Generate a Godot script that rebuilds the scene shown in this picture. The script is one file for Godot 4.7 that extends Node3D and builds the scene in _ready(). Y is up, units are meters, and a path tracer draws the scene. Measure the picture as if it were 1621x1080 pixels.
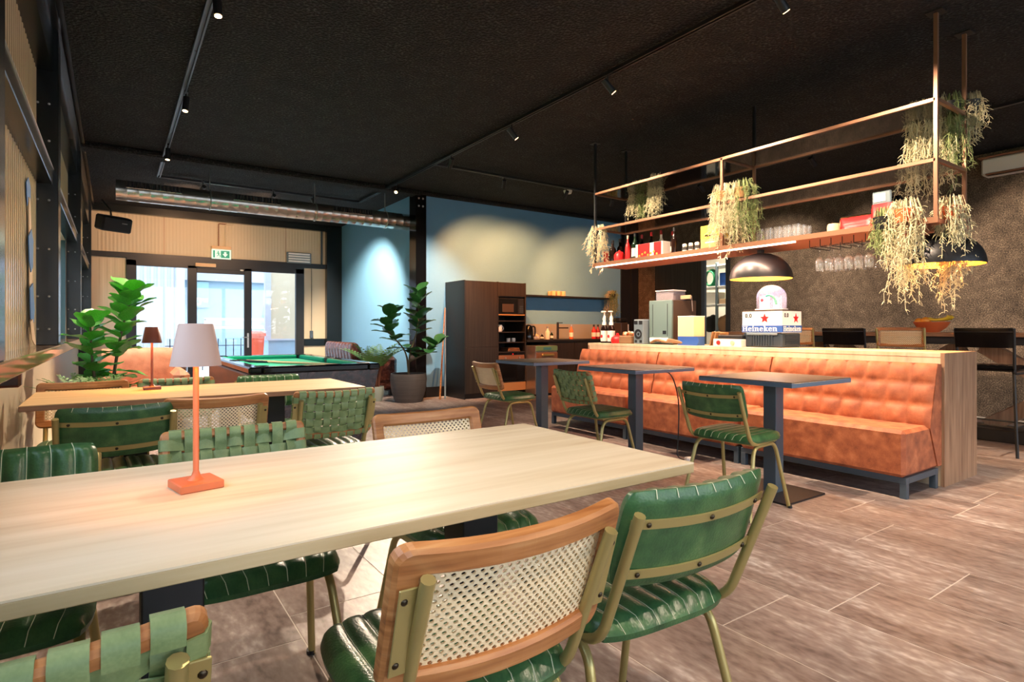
extends Node3D

# ---------------------------------------------------------------- mesh collector
class MB:
	var v := PackedVector3Array()
	var n := PackedVector3Array()
	var uv := PackedVector2Array()
	var xf := Transform3D()
	func t3(a: Vector3, b: Vector3, c: Vector3, na: Vector3, nb: Vector3, nc: Vector3, ua := Vector2.ZERO, ub := Vector2.ZERO, uc := Vector2.ZERO) -> void:
		var A := xf * a
		var B := xf * b
		var C := xf * c
		var g := (C - A).cross(B - A)
		if g.length_squared() < 1e-18:
			return
		var NA := (xf.basis * na).normalized()
		var NB := (xf.basis * nb).normalized()
		var NC := (xf.basis * nc).normalized()
		v.append(A)
		n.append(NA)
		uv.append(ua)
		if g.dot(NA + NB + NC) < 0.0:
			v.append(C); v.append(B)
			n.append(NC); n.append(NB)
			uv.append(uc); uv.append(ub)
		else:
			v.append(B); v.append(C)
			n.append(NB); n.append(NC)
			uv.append(ub); uv.append(uc)
	func quad(a: Vector3, b: Vector3, c: Vector3, d: Vector3, out: Vector3) -> void:
		var m := (c - a).cross(b - a)
		if m.length_squared() < 1e-16:
			m = (d - a).cross(c - a)
		m = m.normalized()
		if m.dot(out) < 0.0:
			m = -m
		t3(a, b, c, m, m, m)
		t3(a, c, d, m, m, m)
	func box(c: Vector3, s: Vector3, b := 0.0) -> void:
		var h := s * 0.5
		b = minf(b, minf(h.x, minf(h.y, h.z)) * 0.95)
		for i in 3:
			var j := (i + 1) % 3
			var k := (i + 2) % 3
			for sg in [-1.0, 1.0]:
				var o := Vector3.ZERO
				o[i] = sg
				var q := []
				for w in [[-1, -1], [1, -1], [1, 1], [-1, 1]]:
					var p := Vector3.ZERO
					p[i] = sg * h[i]
					p[j] = w[0] * (h[j] - b)
					p[k] = w[1] * (h[k] - b)
					q.append(c + p)
				quad(q[0], q[1], q[2], q[3], o)
		if b <= 0.0:
			return
		for i in 3:
			var j := (i + 1) % 3
			var k := (i + 2) % 3
			for sj in [-1.0, 1.0]:
				for sk in [-1.0, 1.0]:
					var q := []
					for w in [[-1, 0], [1, 0], [1, 1], [-1, 1]]:
						var p := Vector3.ZERO
						p[i] = w[0] * (h[i] - b)
						p[j] = sj * (h[j] if w[1] == 0 else h[j] - b)
						p[k] = sk * (h[k] - b if w[1] == 0 else h[k])
						q.append(c + p)
					var o := Vector3.ZERO
					o[j] = sj
					o[k] = sk
					quad(q[0], q[1], q[2], q[3], o)
		for sx in [-1.0, 1.0]:
			for sy in [-1.0, 1.0]:
				for sz in [-1.0, 1.0]:
					var o := Vector3(sx, sy, sz)
					var hb := h - Vector3(b, b, b)
					var p0 := c + Vector3(sx * h.x, sy * hb.y, sz * hb.z)
					var p1 := c + Vector3(sx * hb.x, sy * h.y, sz * hb.z)
					var p2 := c + Vector3(sx * hb.x, sy * hb.y, sz * h.z)
					var m := o.normalized()
					t3(p0, p1, p2, m, m, m)
	# smooth surface through rows of points
	func grid(p: Array, cu := false, cv := false, uvs := false) -> void:
		var R := p.size()
		var C: int = p[0].size()
		var nm := []
		for i in R:
			var row := PackedVector3Array()
			row.resize(C)
			for j in C:
				var i0 := (i - 1 + R) % R if cu else maxi(i - 1, 0)
				var i1 := (i + 1) % R if cu else mini(i + 1, R - 1)
				var j0 := (j - 1 + C) % C if cv else maxi(j - 1, 0)
				var j1 := (j + 1) % C if cv else mini(j + 1, C - 1)
				var du: Vector3 = p[i1][j] - p[i0][j]
				var dv: Vector3 = p[i][j1] - p[i][j0]
				var m := du.cross(dv)
				if m.length_squared() < 1e-20:
					# a pole: look one step further in
					var ii := mini(maxi(i, 1), R - 2)
					var jj := mini(maxi(j, 1), C - 2) if not cv else j
					du = p[mini(ii + 1, R - 1)][jj] - p[maxi(ii - 1, 0)][jj]
					dv = p[ii][(jj + 1) % C] - p[ii][(jj - 1 + C) % C]
					m = du.cross(dv)
				row[j] = m.normalized()
			nm.append(row)
		var RR := R if cu else R - 1
		var CC := C if cv else C - 1
		for i in RR:
			var i2 := (i + 1) % R
			for j in CC:
				var j2 := (j + 1) % C
				var a := Vector2(float(i) / RR, float(j) / CC)
				var b := Vector2(float(i + 1) / RR, float(j) / CC)
				var c := Vector2(float(i + 1) / RR, float(j + 1) / CC)
				var d := Vector2(float(i) / RR, float(j + 1) / CC)
				t3(p[i][j], p[i2][j], p[i2][j2], nm[i][j], nm[i2][j], nm[i2][j2], a, b, c)
				t3(p[i][j], p[i2][j2], p[i][j2], nm[i][j], nm[i2][j2], nm[i][j2], a, c, d)
	# closed solids from grid(): turn the normals out if they point in
	func out_from(start: int, centre: Vector3) -> void:
		var s := 0.0
		var cc := xf * centre
		for i in range(start, v.size()):
			s += (v[i] - cc).dot(n[i])
		if s < 0.0:
			for i in range(start, v.size(), 3):
				n[i] = -n[i]; n[i + 1] = -n[i + 1]; n[i + 2] = -n[i + 2]
				var t := v[i + 1]; v[i + 1] = v[i + 2]; v[i + 2] = t
				var m := n[i + 1]; n[i + 1] = n[i + 2]; n[i + 2] = m
	func tube(pts: Array, r: float, sides := 8, closed := false, r_end := -1.0, caps := true) -> void:
		var N := pts.size()
		var rows := []
		var up := Vector3.UP
		var d0: Vector3 = (pts[1] - pts[0]).normalized()
		if absf(d0.dot(up)) > 0.9:
			up = Vector3.RIGHT
		var side := d0.cross(up).normalized()
		var dirs := []
		for i in N:
			var d: Vector3
			if closed:
				d = pts[(i + 1) % N] - pts[(i - 1 + N) % N]
			else:
				d = pts[mini(i + 1, N - 1)] - pts[maxi(i - 1, 0)]
			d = d.normalized()
			dirs.append(d)
			side = (side - d * side.dot(d)).normalized()
			var b := d.cross(side)
			var rr := r if r_end < 0.0 else lerpf(r, r_end, float(i) / (N - 1))
			var row := []
			for k in sides:
				var a := TAU * k / sides
				row.append((side * cos(a) + b * sin(a)))
			rows.append([row, rr])
		var M: int = N if closed else N - 1
		for i in M:
			var i2 := (i + 1) % N
			for k in sides:
				var k2 := (k + 1) % sides
				var na: Vector3 = rows[i][0][k]
				var nb: Vector3 = rows[i2][0][k]
				var nc: Vector3 = rows[i2][0][k2]
				var nd: Vector3 = rows[i][0][k2]
				var a: Vector3 = pts[i] + na * rows[i][1]
				var b: Vector3 = pts[i2] + nb * rows[i2][1]
				var c: Vector3 = pts[i2] + nc * rows[i2][1]
				var d: Vector3 = pts[i] + nd * rows[i][1]
				t3(a, b, c, na, nb, nc)
				t3(a, c, d, na, nc, nd)
		if caps and not closed:
			for e in [0, N - 1]:
				var m: Vector3 = -dirs[0] if e == 0 else dirs[N - 1]
				for k in range(1, sides - 1):
					t3(pts[e] + rows[e][0][0] * rows[e][1], pts[e] + rows[e][0][k] * rows[e][1], pts[e] + rows[e][0][k + 1] * rows[e][1], m, m, m)
	# profile of (radius, height) turned about y; flat = hard rings
	func lathe(prof: Array, seg := 24, flat := false, at := Vector3.ZERO) -> void:
		var P := prof.size()
		var pn := []
		for i in P - 1:
			var e: Vector2 = prof[i + 1] - prof[i]
			pn.append(Vector2(e.y, -e.x).normalized())
		for i in P - 1:
			var p0: Vector2 = prof[i]
			var p1: Vector2 = prof[i + 1]
			var n0: Vector2 = pn[i]
			var n1: Vector2 = pn[i]
			if not flat:
				if i > 0 and pn[i - 1].dot(pn[i]) > 0.6:
					n0 = (pn[i - 1] + pn[i]).normalized()
				if i < P - 2 and pn[i + 1].dot(pn[i]) > 0.6:
					n1 = (pn[i + 1] + pn[i]).normalized()
			for k in seg:
				var a := TAU * k / seg
				var b := TAU * (k + 1) / seg
				var ca := Vector3(cos(a), 0, sin(a))
				var cb := Vector3(cos(b), 0, sin(b))
				var A := at + ca * p0.x + Vector3(0, p0.y, 0)
				var B := at + cb * p0.x + Vector3(0, p0.y, 0)
				var C := at + cb * p1.x + Vector3(0, p1.y, 0)
				var D := at + ca * p1.x + Vector3(0, p1.y, 0)
				var nA := ca * n0.x + Vector3(0, n0.y, 0)
				var nB := cb * n0.x + Vector3(0, n0.y, 0)
				var nC := cb * n1.x + Vector3(0, n1.y, 0)
				var nD := ca * n1.x + Vector3(0, n1.y, 0)
				t3(A, B, C, nA, nB, nC)
				t3(A, C, D, nA, nC, nD)
	# flat outline in x,y given thickness along z
	func prism(poly: PackedVector2Array, z0: float, z1: float) -> void:
		var ix := Geometry2D.triangulate_polygon(poly)
		for i in range(0, ix.size(), 3):
			var a := poly[ix[i]]
			var b := poly[ix[i + 1]]
			var c := poly[ix[i + 2]]
			for e in [[z0, Vector3(0, 0, -1)], [z1, Vector3(0, 0, 1)]]:
				var m: Vector3 = e[1] * (1.0 if z1 > z0 else -1.0)
				t3(Vector3(a.x, a.y, e[0]), Vector3(b.x, b.y, e[0]), Vector3(c.x, c.y, e[0]), m, m, m)
		var area := 0.0
		for i in poly.size():
			var p := poly[i]
			var q := poly[(i + 1) % poly.size()]
			area += p.x * q.y - q.x * p.y
		for i in poly.size():
			var p := poly[i]
			var q := poly[(i + 1) % poly.size()]
			var e := (q - p) * signf(area)
			quad(Vector3(p.x, p.y, z0), Vector3(q.x, q.y, z0), Vector3(q.x, q.y, z1), Vector3(p.x, p.y, z1), Vector3(e.y, -e.x, 0))
	# a band of given width and thickness along a path; across = its width direction
	func strap(pts: Array, across: Vector3, w: float, t: float) -> void:
		var N := pts.size()
		var rows := []
		for i in N:
			var d: Vector3 = (pts[mini(i + 1, N - 1)] - pts[maxi(i - 1, 0)]).normalized()
			var nn := across.cross(d).normalized()
			var h := w * 0.5
			var e := t * 0.5
			rows.append([pts[i] - across * h + nn * e, pts[i] + across * h + nn * e, pts[i] + across * h - nn * e, pts[i] - across * h - nn * e, nn])
		for i in N - 1:
			var a: Array = rows[i]
			var b: Array = rows[i + 1]
			t3(a[0], a[1], b[1], a[4], a[4], b[4]); t3(a[0], b[1], b[0], a[4], b[4], b[4])
			t3(a[3], a[2], b[2], -a[4], -a[4], -b[4]); t3(a[3], b[2], b[3], -a[4], -b[4], -b[4])
			quad(a[1], a[2], b[2], b[1], across)
			quad(a[0], a[3], b[3], b[0], -across)
		var f: Array = rows[0]
		var l: Array = rows[N - 1]
		quad(f[0], f[1], f[2], f[3], pts[0] - pts[1])
		quad(l[0], l[1], l[2], l[3], pts[N - 1] - pts[N - 2])
	func ball(c: Vector3, r: Vector3, seg := 12, rings := 8) -> void:
		var rows := []
		for i in rings + 1:
			var a := PI * i / rings
			var row := PackedVector3Array()
			for k in seg:
				var b := TAU * k / seg
				row.append(Vector3(sin(a) * cos(b), cos(a), sin(a) * sin(b)))
			rows.append(row)
		for i in rings:
			for k in seg:
				var k2 := (k + 1) % seg
				var q := [rows[i][k], rows[i + 1][k], rows[i + 1][k2], rows[i][k2]]
				var w := []
				var m := []
				for p in q:
					w.append(c + p * r)
					m.append((p / r).normalized())
				t3(w[0], w[1], w[2], m[0], m[1], m[2])
				t3(w[0], w[2], w[3], m[0], m[2], m[3])
	func mesh() -> ArrayMesh:
		var a := []
		a.resize(Mesh.ARRAY_MAX)
		a[Mesh.ARRAY_VERTEX] = v
		a[Mesh.ARRAY_NORMAL] = n
		a[Mesh.ARRAY_TEX_UV] = uv
		var m := ArrayMesh.new()
		m.add_surface_from_arrays(Mesh.PRIMITIVE_TRIANGLES, a)
		return m

# ---------------------------------------------------------------- naming and tagging
var taken := {}
var M := {}
var rng := RandomNumberGenerator.new()

func numbered(called: String) -> String:
	var k: int = taken.get(called, 0)
	taken[called] = k + 1
	return called if k == 0 else "%s_%03d" % [called, k]

func tag(o: Node, label: String, category: String, group := "") -> void:
	o.set_meta("label", label)
	o.set_meta("category", category)
	if group:
		o.set_meta("group", group)

func thing(called: String, label: String, category: String, at := Vector3.ZERO, turn := 0.0, group := "") -> Node3D:
	var o := Node3D.new()
	o.name = numbered(called)
	add_child(o)
	o.position = at
	o.rotation.y = turn
	tag(o, label, category, group)
	return o

func part(called: String, shape, m: Material, parent: Node, at := Vector3.ZERO) -> MeshInstance3D:
	var o := MeshInstance3D.new()
	o.name = called
	o.mesh = shape.mesh() if shape is MB else shape
	o.material_override = m
	o.position = at
	parent.add_child(o, true)
	return o

func solo(called: String, shape, m: Material, label: String, category: String, at := Vector3.ZERO, turn := 0.0, group := "") -> MeshInstance3D:
	var o := part(numbered(called), shape, m, self, at)
	o.rotation.y = turn
	tag(o, label, category, group)
	return o

func struct(called: String, shape, m: Material) -> MeshInstance3D:
	var o := part(called, shape, m, self)
	o.set_meta("kind", "structure")
	return o

func struct_group(called: String) -> Node3D:
	var o := Node3D.new()
	o.name = called
	add_child(o)
	o.set_meta("kind", "structure")
	return o

func copy(root: Node3D, at: Vector3, turn: float, label := "", group := "") -> Node3D:
	var r: Node3D = root.duplicate()
	var base := RegEx.create_from_string("_[0-9]{3}$").sub(String(root.name), "")
	r.name = numbered(base)
	add_child(r)
	r.position = at
	r.rotation.y = turn
	if label:
		r.set_meta("label", label)
	if group:
		r.set_meta("group", group)
	return r

func bx(c: Vector3, s: Vector3, b := 0.0) -> MB:
	var m := MB.new()
	m.box(c, s, b)
	return m

# box between two corners
func bc(x0: float, y0: float, z0: float, x1: float, y1: float, z1: float, b := 0.0) -> MB:
	var m := MB.new()
	m.box(Vector3(x0 + x1, y0 + y1, z0 + z1) * 0.5, Vector3(absf(x1 - x0), absf(y1 - y0), absf(z1 - z0)), b)
	return m

# polyline with rounded corners
func fillet(pts: Array, rad: float, seg := 5) -> Array:
	var out := [pts[0]]
	for i in range(1, pts.size() - 1):
		var p: Vector3 = pts[i]
		var a: Vector3 = pts[i - 1] - p
		var b: Vector3 = pts[i + 1] - p
		var r := minf(rad, minf(a.length(), b.length()) * 0.48)
		var p0 := p + a.normalized() * r
		var p1 := p + b.normalized() * r
		for k in seg + 1:
			var t := float(k) / seg
			out.append(p0.lerp(p, t).lerp(p.lerp(p1, t), t))
	out.append(pts[pts.size() - 1])
	return out

func smooth(pts: Array, seg := 6) -> Array:
	var out := []
	for i in pts.size() - 1:
		var p0: Vector3 = pts[maxi(i - 1, 0)]
		var p1: Vector3 = pts[i]
		var p2: Vector3 = pts[i + 1]
		var p3: Vector3 = pts[mini(i + 2, pts.size() - 1)]
		for k in seg:
			out.append(p1.cubic_interpolate(p2, p0, p3, float(k) / seg))
	out.append(pts[pts.size() - 1])
	return out

# closed outline of a rounded rectangle, k points per side and per corner
func rrect(hw: float, hh: float, rad: float, k_side := 6, k_corner := 4) -> Array:
	var out := []
	var cs := [Vector2(hw - rad, hh - rad), Vector2(-hw + rad, hh - rad), Vector2(-hw + rad, -hh + rad), Vector2(hw - rad, -hh + rad)]
	for q in 4:
		for k in k_corner + 1:
			var a := PI * 0.5 * (q + float(k) / k_corner)
			out.append(cs[q] + Vector2(cos(a), sin(a)) * rad)
		var p0: Vector2 = out[out.size() - 1]
		var a1 := PI * 0.5 * (q + 1)
		var p1: Vector2 = cs[(q + 1) % 4] + Vector2(cos(a1), sin(a1)) * rad
		for k in range(1, k_side):
			out.append(p0.lerp(p1, float(k) / k_side))
	return out

# ---------------------------------------------------------------- textures and materials
func noise_img(sd: int, freq: float, oct: int, w: int, h: int, W: int, H: int, cell := false) -> PackedByteArray:
	var f := FastNoiseLite.new()
	f.seed = sd
	f.noise_type = FastNoiseLite.TYPE_CELLULAR if cell else FastNoiseLite.TYPE_SIMPLEX_SMOOTH
	f.frequency = freq
	f.fractal_octaves = oct
	var im := f.get_seamless_image(w, h)
	im.convert(Image.FORMAT_L8)
	if w != W or h != H:
		im.resize(W, H, Image.INTERPOLATE_CUBIC)
	return im.get_data()

func ramp(t: float, cs: Array) -> Color:
	t = clampf(t, 0.0, 0.9999) * (cs.size() - 1)
	var i := int(t)
	return cs[i].lerp(cs[i + 1], t - i)

# layers: [bytes, weight]; the sum (centred on 0.5) picks a colour
func tex(W: int, H: int, layers: Array, cs: Array, gain := 1.0) -> ImageTexture:
	var lut := PackedByteArray()
	for i in 256:
		var c := ramp(i / 255.0, cs)
		lut.append(int(clampf(c.r, 0, 1) * 255)); lut.append(int(clampf(c.g, 0, 1) * 255)); lut.append(int(clampf(c.b, 0, 1) * 255))
	var out := PackedByteArray()
	out.resize(W * H * 3)
	var tot := 0.0
	for l in layers:
		tot += l[1]
	var a: PackedByteArray = layers[0][0]
	var wa: float = layers[0][1] / tot * gain
	var b: PackedByteArray = layers[1][0] if layers.size() > 1 else a
	var wb: float = layers[1][1] / tot * gain if layers.size() > 1 else 0.0
	var c: PackedByteArray = layers[2][0] if layers.size() > 2 else a
	var wc: float = layers[2][1] / tot * gain if layers.size() > 2 else 0.0
	var off := 127.5 * (1.0 - gain)
	for i in W * H:
		var t := int(clampf(a[i] * wa + b[i] * wb + c[i] * wc + off, 0.0, 255.0)) * 3
		out[i * 3] = lut[t]; out[i * 3 + 1] = lut[t + 1]; out[i * 3 + 2] = lut[t + 2]
	return ImageTexture.create_from_image(Image.create_from_data(W, H, false, Image.FORMAT_RGB8, out))

func grey_tex(W: int, H: int, bytes: PackedByteArray) -> ImageTexture:
	return ImageTexture.create_from_image(Image.create_from_data(W, H, false, Image.FORMAT_L8, bytes))

func turned(t: ImageTexture) -> ImageTexture:
	var im: Image = t.get_image().duplicate()
	im.rotate_90(CLOCKWISE)
	return ImageTexture.create_from_image(im)

func C(r: float, g: float, b: float) -> Color:
	return Color(r / 255.0, g / 255.0, b / 255.0)

func mat(key: String, c: Color, rough := 0.6, metal := 0.0, t: Texture2D = null, sc := Vector3.ONE) -> StandardMaterial3D:
	var m := StandardMaterial3D.new()
	m.resource_name = key
	m.albedo_color = c
	m.roughness = rough
	m.metallic = metal
	if t:
		m.albedo_texture = t
		m.uv1_triplanar = true
		m.uv1_scale = sc
	M[key] = m
	return m

func bump(m: StandardMaterial3D, t: Texture2D, cm: float) -> void:
	m.heightmap_enabled = true
	m.heightmap_texture = t
	m.heightmap_scale = cm

func glass(key: String, c: Color, alpha: float, rough := 0.02) -> StandardMaterial3D:
	var m := mat(key, Color(c.r, c.g, c.b, alpha), rough)
	m.transparency = BaseMaterial3D.TRANSPARENCY_ALPHA
	return m

func glow(key: String, c: Color, e: float) -> StandardMaterial3D:
	var m := mat(key, c, 0.5)
	m.emission_enabled = true
	m.emission = c
	m.emission_energy_multiplier = e
	return m

func text(s: String, size: float, m: Material, parent: Node, at: Vector3, turn := Vector3.ZERO, font := "Droid Sans", bold := false, called := "lettering", squash := 1.0) -> MeshInstance3D:
	var t := TextMesh.new()
	var f := SystemFont.new()
	f.font_names = PackedStringArray([font])
	if bold:
		f.font_weight = 700
	t.font = f
	t.text = s
	t.font_size = 64
	t.pixel_size = size / 64.0
	t.depth = 0.002
	var o := part(called, t, m, parent, at)
	o.rotation = turn
	o.scale = Vector3(squash, 1, 1)
	return o

func materials() -> void:
	var W := 512
	var grain := noise_img(11, 0.02, 4, 48, W, W, W)
	var fine := noise_img(12, 0.05, 4, 64, W, W, W)
	var knots := noise_img(13, 0.008, 3, 256, W, W, W)
	var soft := noise_img(14, 0.012, 4, W, W, W, W)
	var speck := noise_img(15, 0.12, 3, W, W, W, W)
	var ash := tex(W, W, [[grain, 0.5], [fine, 0.35], [knots, 0.3]], [C(190, 166, 130), C(210, 192, 160), C(219, 204, 175), C(226, 212, 186), C(231, 219, 196)], 1.15)
	var ash_v := turned(ash)
	mat("ash", Color.WHITE, 0.5, 0, ash, Vector3(0.62, 1.1, 1.1))
	mat("ash_warm", C(244, 216, 180), 0.5, 0, ash, Vector3(0.5, 1.1, 1.0))
	mat("ash_edge", C(216, 208, 186), 0.6, 0, ash, Vector3(0.9, 3, 3))
	mat("ash_z", Color(1.0, 0.98, 0.95), 0.5, 0, ash_v, Vector3(1.6, 0.7, 0.7))
	var oak := tex(W, W, [[grain, 0.55], [fine, 0.45], [knots, 0.25]], [C(116, 82, 60), C(150, 114, 86), C(172, 136, 106), C(188, 154, 124)], 1.3)
	mat("oak_v", Color.WHITE, 0.55, 0, turned(oak), Vector3(1.8, 0.8, 1.8))
	mat("oak_x", C(245, 225, 205), 0.5, 0, oak, Vector3(0.7, 1.5, 1.5))
	var mango := tex(W, W, [[grain, 0.5], [fine, 0.3], [knots, 0.5]], [C(104, 58, 28), C(152, 96, 52), C(182, 126, 76), C(204, 158, 108)], 1.5)
	mat("mango", Color.WHITE, 0.38, 0, mango, Vector3(1.8, 4.5, 4.5))
	var dark := tex(W, W, [[grain, 0.6], [fine, 0.4]], [C(26, 21, 17), C(40, 33, 28), C(52, 43, 36)], 1.3)
	mat("dark_wood", Color.WHITE, 0.5, 0, turned(dark), Vector3(2.2, 0.6, 2.2))
	mat("walnut", C(205, 150, 120), 0.35, 0, tex(W, W, [[grain, 0.5], [knots, 0.5], [speck, 0.3]], [C(40, 22, 16), C(84, 46, 34), C(120, 74, 56)], 1.5), Vector3(0.8, 1.6, 0.8))
	mat("pool_dark", Color.WHITE, 0.25, 0, tex(W, W, [[soft, 0.5], [speck, 0.6]], [C(20, 13, 11), C(48, 30, 26), C(86, 56, 48)], 1.6), Vector3(2, 3, 2))
	var leather := tex(W, W, [[soft, 0.6], [speck, 0.25], [knots, 0.4]], [C(22, 50, 30), C(42, 82, 48), C(66, 106, 62), C(104, 132, 84)], 1.3)
	var lm := mat("green_leather", Color.WHITE, 0.33, 0, leather, Vector3(2.2, 2.2, 2.2))
	bump(lm, grey_tex(W, W, speck), 0.06)
	var strap := tex(W, W, [[soft, 0.6], [speck, 0.3], [knots, 0.4]], [C(84, 106, 64), C(108, 130, 84), C(128, 148, 100), C(148, 164, 116)], 1.3)
	mat("strap", Color.WHITE, 0.5, 0, strap, Vector3(3, 3, 3))
	var suede := tex(W, W, [[soft, 0.7], [speck, 0.2], [knots, 0.4]], [C(112, 56, 30), C(152, 80, 46), C(178, 100, 60), C(204, 126, 84)], 1.5)
	var sm := mat("suede", Color.WHITE, 0.62, 0, suede, Vector3(1.4, 1.4, 1.4))
	sm.rim_enabled = true
	sm.rim = 0.1
	sm.rim_tint = 0.7
	mat("suede_tan", C(255, 235, 225), 0.6, 0, tex(W, W, [[soft, 0.7], [speck, 0.3]], [C(178, 120, 86), C(206, 148, 112), C(222, 168, 132)], 1.2), Vector3(1.5, 1.5, 1.5))
	mat("brown_leather", Color.WHITE, 0.25, 0, tex(W, W, [[soft, 0.6], [speck, 0.3]], [C(42, 20, 16), C(82, 44, 36), C(126, 82, 70)], 1.4), Vector3(2, 2, 2))
	mat("brass", C(172, 158, 102), 0.32, 0.5)
	mat("stitch", C(214, 216, 186), 0.8)
	mat("cane", C(250, 242, 224), 0.6, 0, tex(W, W, [[grain, 0.4], [speck, 0.5]], [C(214, 196, 162), C(244, 232, 206), C(255, 248, 232)]), Vector3(6, 6, 6))
	mat("screw", C(70, 62, 50), 0.3, 0.9)
	mat("black", C(24, 24, 26), 0.5)
	mat("black_steel", C(36, 37, 40), 0.38, 0.2)
	mat("black_gloss", C(14, 14, 16), 0.12)
	mat("slate_steel", C(74, 88, 100), 0.4, 0.15)
	mat("table_dark", C(122, 104, 92), 0.42, 0, tex(W, W, [[soft, 0.5], [speck, 0.4]], [C(150, 130, 118), C(200, 184, 170), C(236, 224, 212)]), Vector3(2, 2, 2))
	mat("table_edge", C(92, 112, 134), 0.3)
	mat("column", C(18, 24, 26), 0.22)
	mat("cream", C(206, 191, 162), 0.45)
	mat("cream_gloss", C(208, 190, 152), 0.2)
	mat("plaster_blue", C(110, 164, 202), 0.55, 0, tex(W, W, [[soft, 0.5], [speck, 0.5]], [C(246, 246, 246), C(255, 255, 255)]), Vector3(0.5, 0.5, 0.5))
	var cork := tex(W, W, [[speck, 0.8], [soft, 0.25]], [C(42, 34, 28), C(84, 70, 58), C(112, 96, 80), C(160, 140, 116)], 1.5)
	var ck := mat("cork", Color.WHITE, 0.85, 0, cork, Vector3(0.9, 0.9, 0.9))
	bump(ck, grey_tex(W, W, speck), 0.5)
	var spray := tex(W, W, [[speck, 0.9], [soft, 0.2]], [C(2, 2, 3), C(11, 11, 12), C(72, 71, 70)], 1.5)
	var sp := mat("spray", Color.WHITE, 0.9, 0, spray, Vector3(0.55, 0.55, 0.55))
	bump(sp, grey_tex(W, W, speck), 1.6)
	mat("bronze", C(150, 108, 82), 0.42, 0.35)
	mat("copper_paint", C(206, 132, 104), 0.4, 0.15)
	mat("smoked", C(20, 16, 14), 0.08)
	mat("galvanised", C(196, 192, 184), 0.26, 0.95)
	mat("steel", C(190, 188, 184), 0.3, 0.9)
	mat("white", C(236, 236, 232), 0.5)
	mat("felt", C(20, 176, 140), 0.9)
	mat("lamp_copper", C(206, 116, 72), 0.45, 0.1)
	mat("lamp_shade", C(184, 158, 150), 0.55)
	mat("lamp_brown", C(104, 58, 46), 0.35, 0.1)
	var leafm := mat("leaf", Color.WHITE, 0.38, 0, tex(W, W, [[soft, 0.6], [speck, 0.3]], [C(58, 122, 50), C(96, 164, 72), C(140, 206, 98)], 1.3), Vector3(3, 3, 3))
	leafm.backlight_enabled = true
	leafm.backlight = Color(0.3, 0.6, 0.12)
	var leafd := mat("leaf_dark", C(225, 238, 220), 0.35, 0, tex(W, W, [[soft, 0.6], [speck, 0.3]], [C(30, 70, 40), C(54, 104, 58), C(84, 138, 80)], 1.3), Vector3(3, 3, 3))
	leafd.backlight_enabled = true
	leafd.backlight = Color(0.15, 0.25, 0.1)
	mat("fern", C(96, 140, 66), 0.6)
	mat("stem", C(104, 92, 66), 0.8)
	mat("strand", C(224, 214, 174), 0.8)
	mat("strand_green", C(136, 150, 96), 0.8)
	mat("pot_grey", C(92, 86, 84), 0.7, 0, tex(W, W, [[grain, 0.5], [speck, 0.4]], [C(170, 165, 160), C(255, 250, 245)]), Vector3(2, 3, 2))
	mat("pot_pale", C(150, 158, 146), 0.6)
	mat("soil", C(52, 38, 30), 0.95)
	mat("red", C(206, 32, 34), 0.4)
	mat("red_dark", C(150, 26, 30), 0.4)
	mat("orange_clay", C(226, 110, 60), 0.45)
	mat("banana", C(240, 196, 52), 0.5)
	mat("orange_fruit", C(240, 150, 46), 0.5)
	mat("blue_print", C(40, 84, 160), 0.55)
	mat("paper", C(238, 232, 220), 0.7)
	mat("card_tan", C(228, 192, 152), 0.7)
	mat("cardboard", C(176, 134, 88), 0.8)
	mat("bottle_dark", C(30, 18, 14), 0.1)
	mat("bottle_green", C(22, 40, 26), 0.1)
	mat("crate_dark", C(44, 54, 64), 0.4)
	mat("plastic_grey", C(112, 128, 136), 0.4)
	mat("machine_green", C(112, 134, 130), 0.3, 0.35)
	mat("machine_brown", C(70, 56, 46), 0.35)
	mat("outside_blue", C(150, 178, 196), 0.7)
	mat("outside_white", C(184, 188, 197), 0.7)
	mat("outside_ground", C(190, 188, 184), 0.9)
	mat("outside_green", C(96, 142, 66), 0.9)
	mat("bin_orange", C(226, 92, 62), 0.5)
	mat("hose_green", C(60, 176, 120), 0.5)
	mat("sill", C(120, 96, 70), 0.08)
	mat("frame_teal", C(52, 84, 88), 0.3)
	mat("grout", C(214, 204, 194), 0.8)
	mat("poster_blue", C(58, 112, 170), 0.7)
	mat("poster_tan", C(206, 176, 140), 0.7)
	mat("grass_basket", C(140, 106, 74), 0.8)
	glass("pane", C(190, 205, 210), 0.06)
	glass("pane_tint", C(30, 36, 40), 0.05)
	glass("smoked_glass", C(18, 14, 12), 0.6, 0.04)
	glass("tumbler", C(235, 240, 240), 0.05, 0.03)
	glass("acrylic", C(216, 214, 232), 0.2, 0.03)
	glow("led", Color(1.0, 0.82, 0.7), 6.0)
	glow("lens_warm", Color(1.0, 0.8, 0.55), 14.0)
	glow("lens_dim", Color(1.0, 0.8, 0.55), 2.0)
	glow("dome_bulb", Color(1.0, 0.74, 0.34), 8.0)
	mat("dome_gold", C(226, 170, 70), 0.5, 0.3)
	glow("table_bulb", Color(1.0, 0.62, 0.22), 8.0)
	glow("exit_white", Color(0.8, 0.95, 0.92), 0.45)
	glow("exit_green", Color(0.02, 0.5, 0.4), 0.7)
	glow("oven_red", Color(1.0, 0.1, 0.12), 1.5)
	glow("snow_lamp", Color(0.86, 0.86, 1.0), 0.35)
	# floor tiles: an atlas of 4 x 4 tiles
	var FW := 1024
	var f1 := noise_img(31, 0.03, 5, 512, 128, FW, FW)
	var f2 := noise_img(32, 0.02, 4, 256, 96, FW, FW)
	var f3 := noise_img(33, 0.045, 5, FW, 896, FW, FW)
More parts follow.
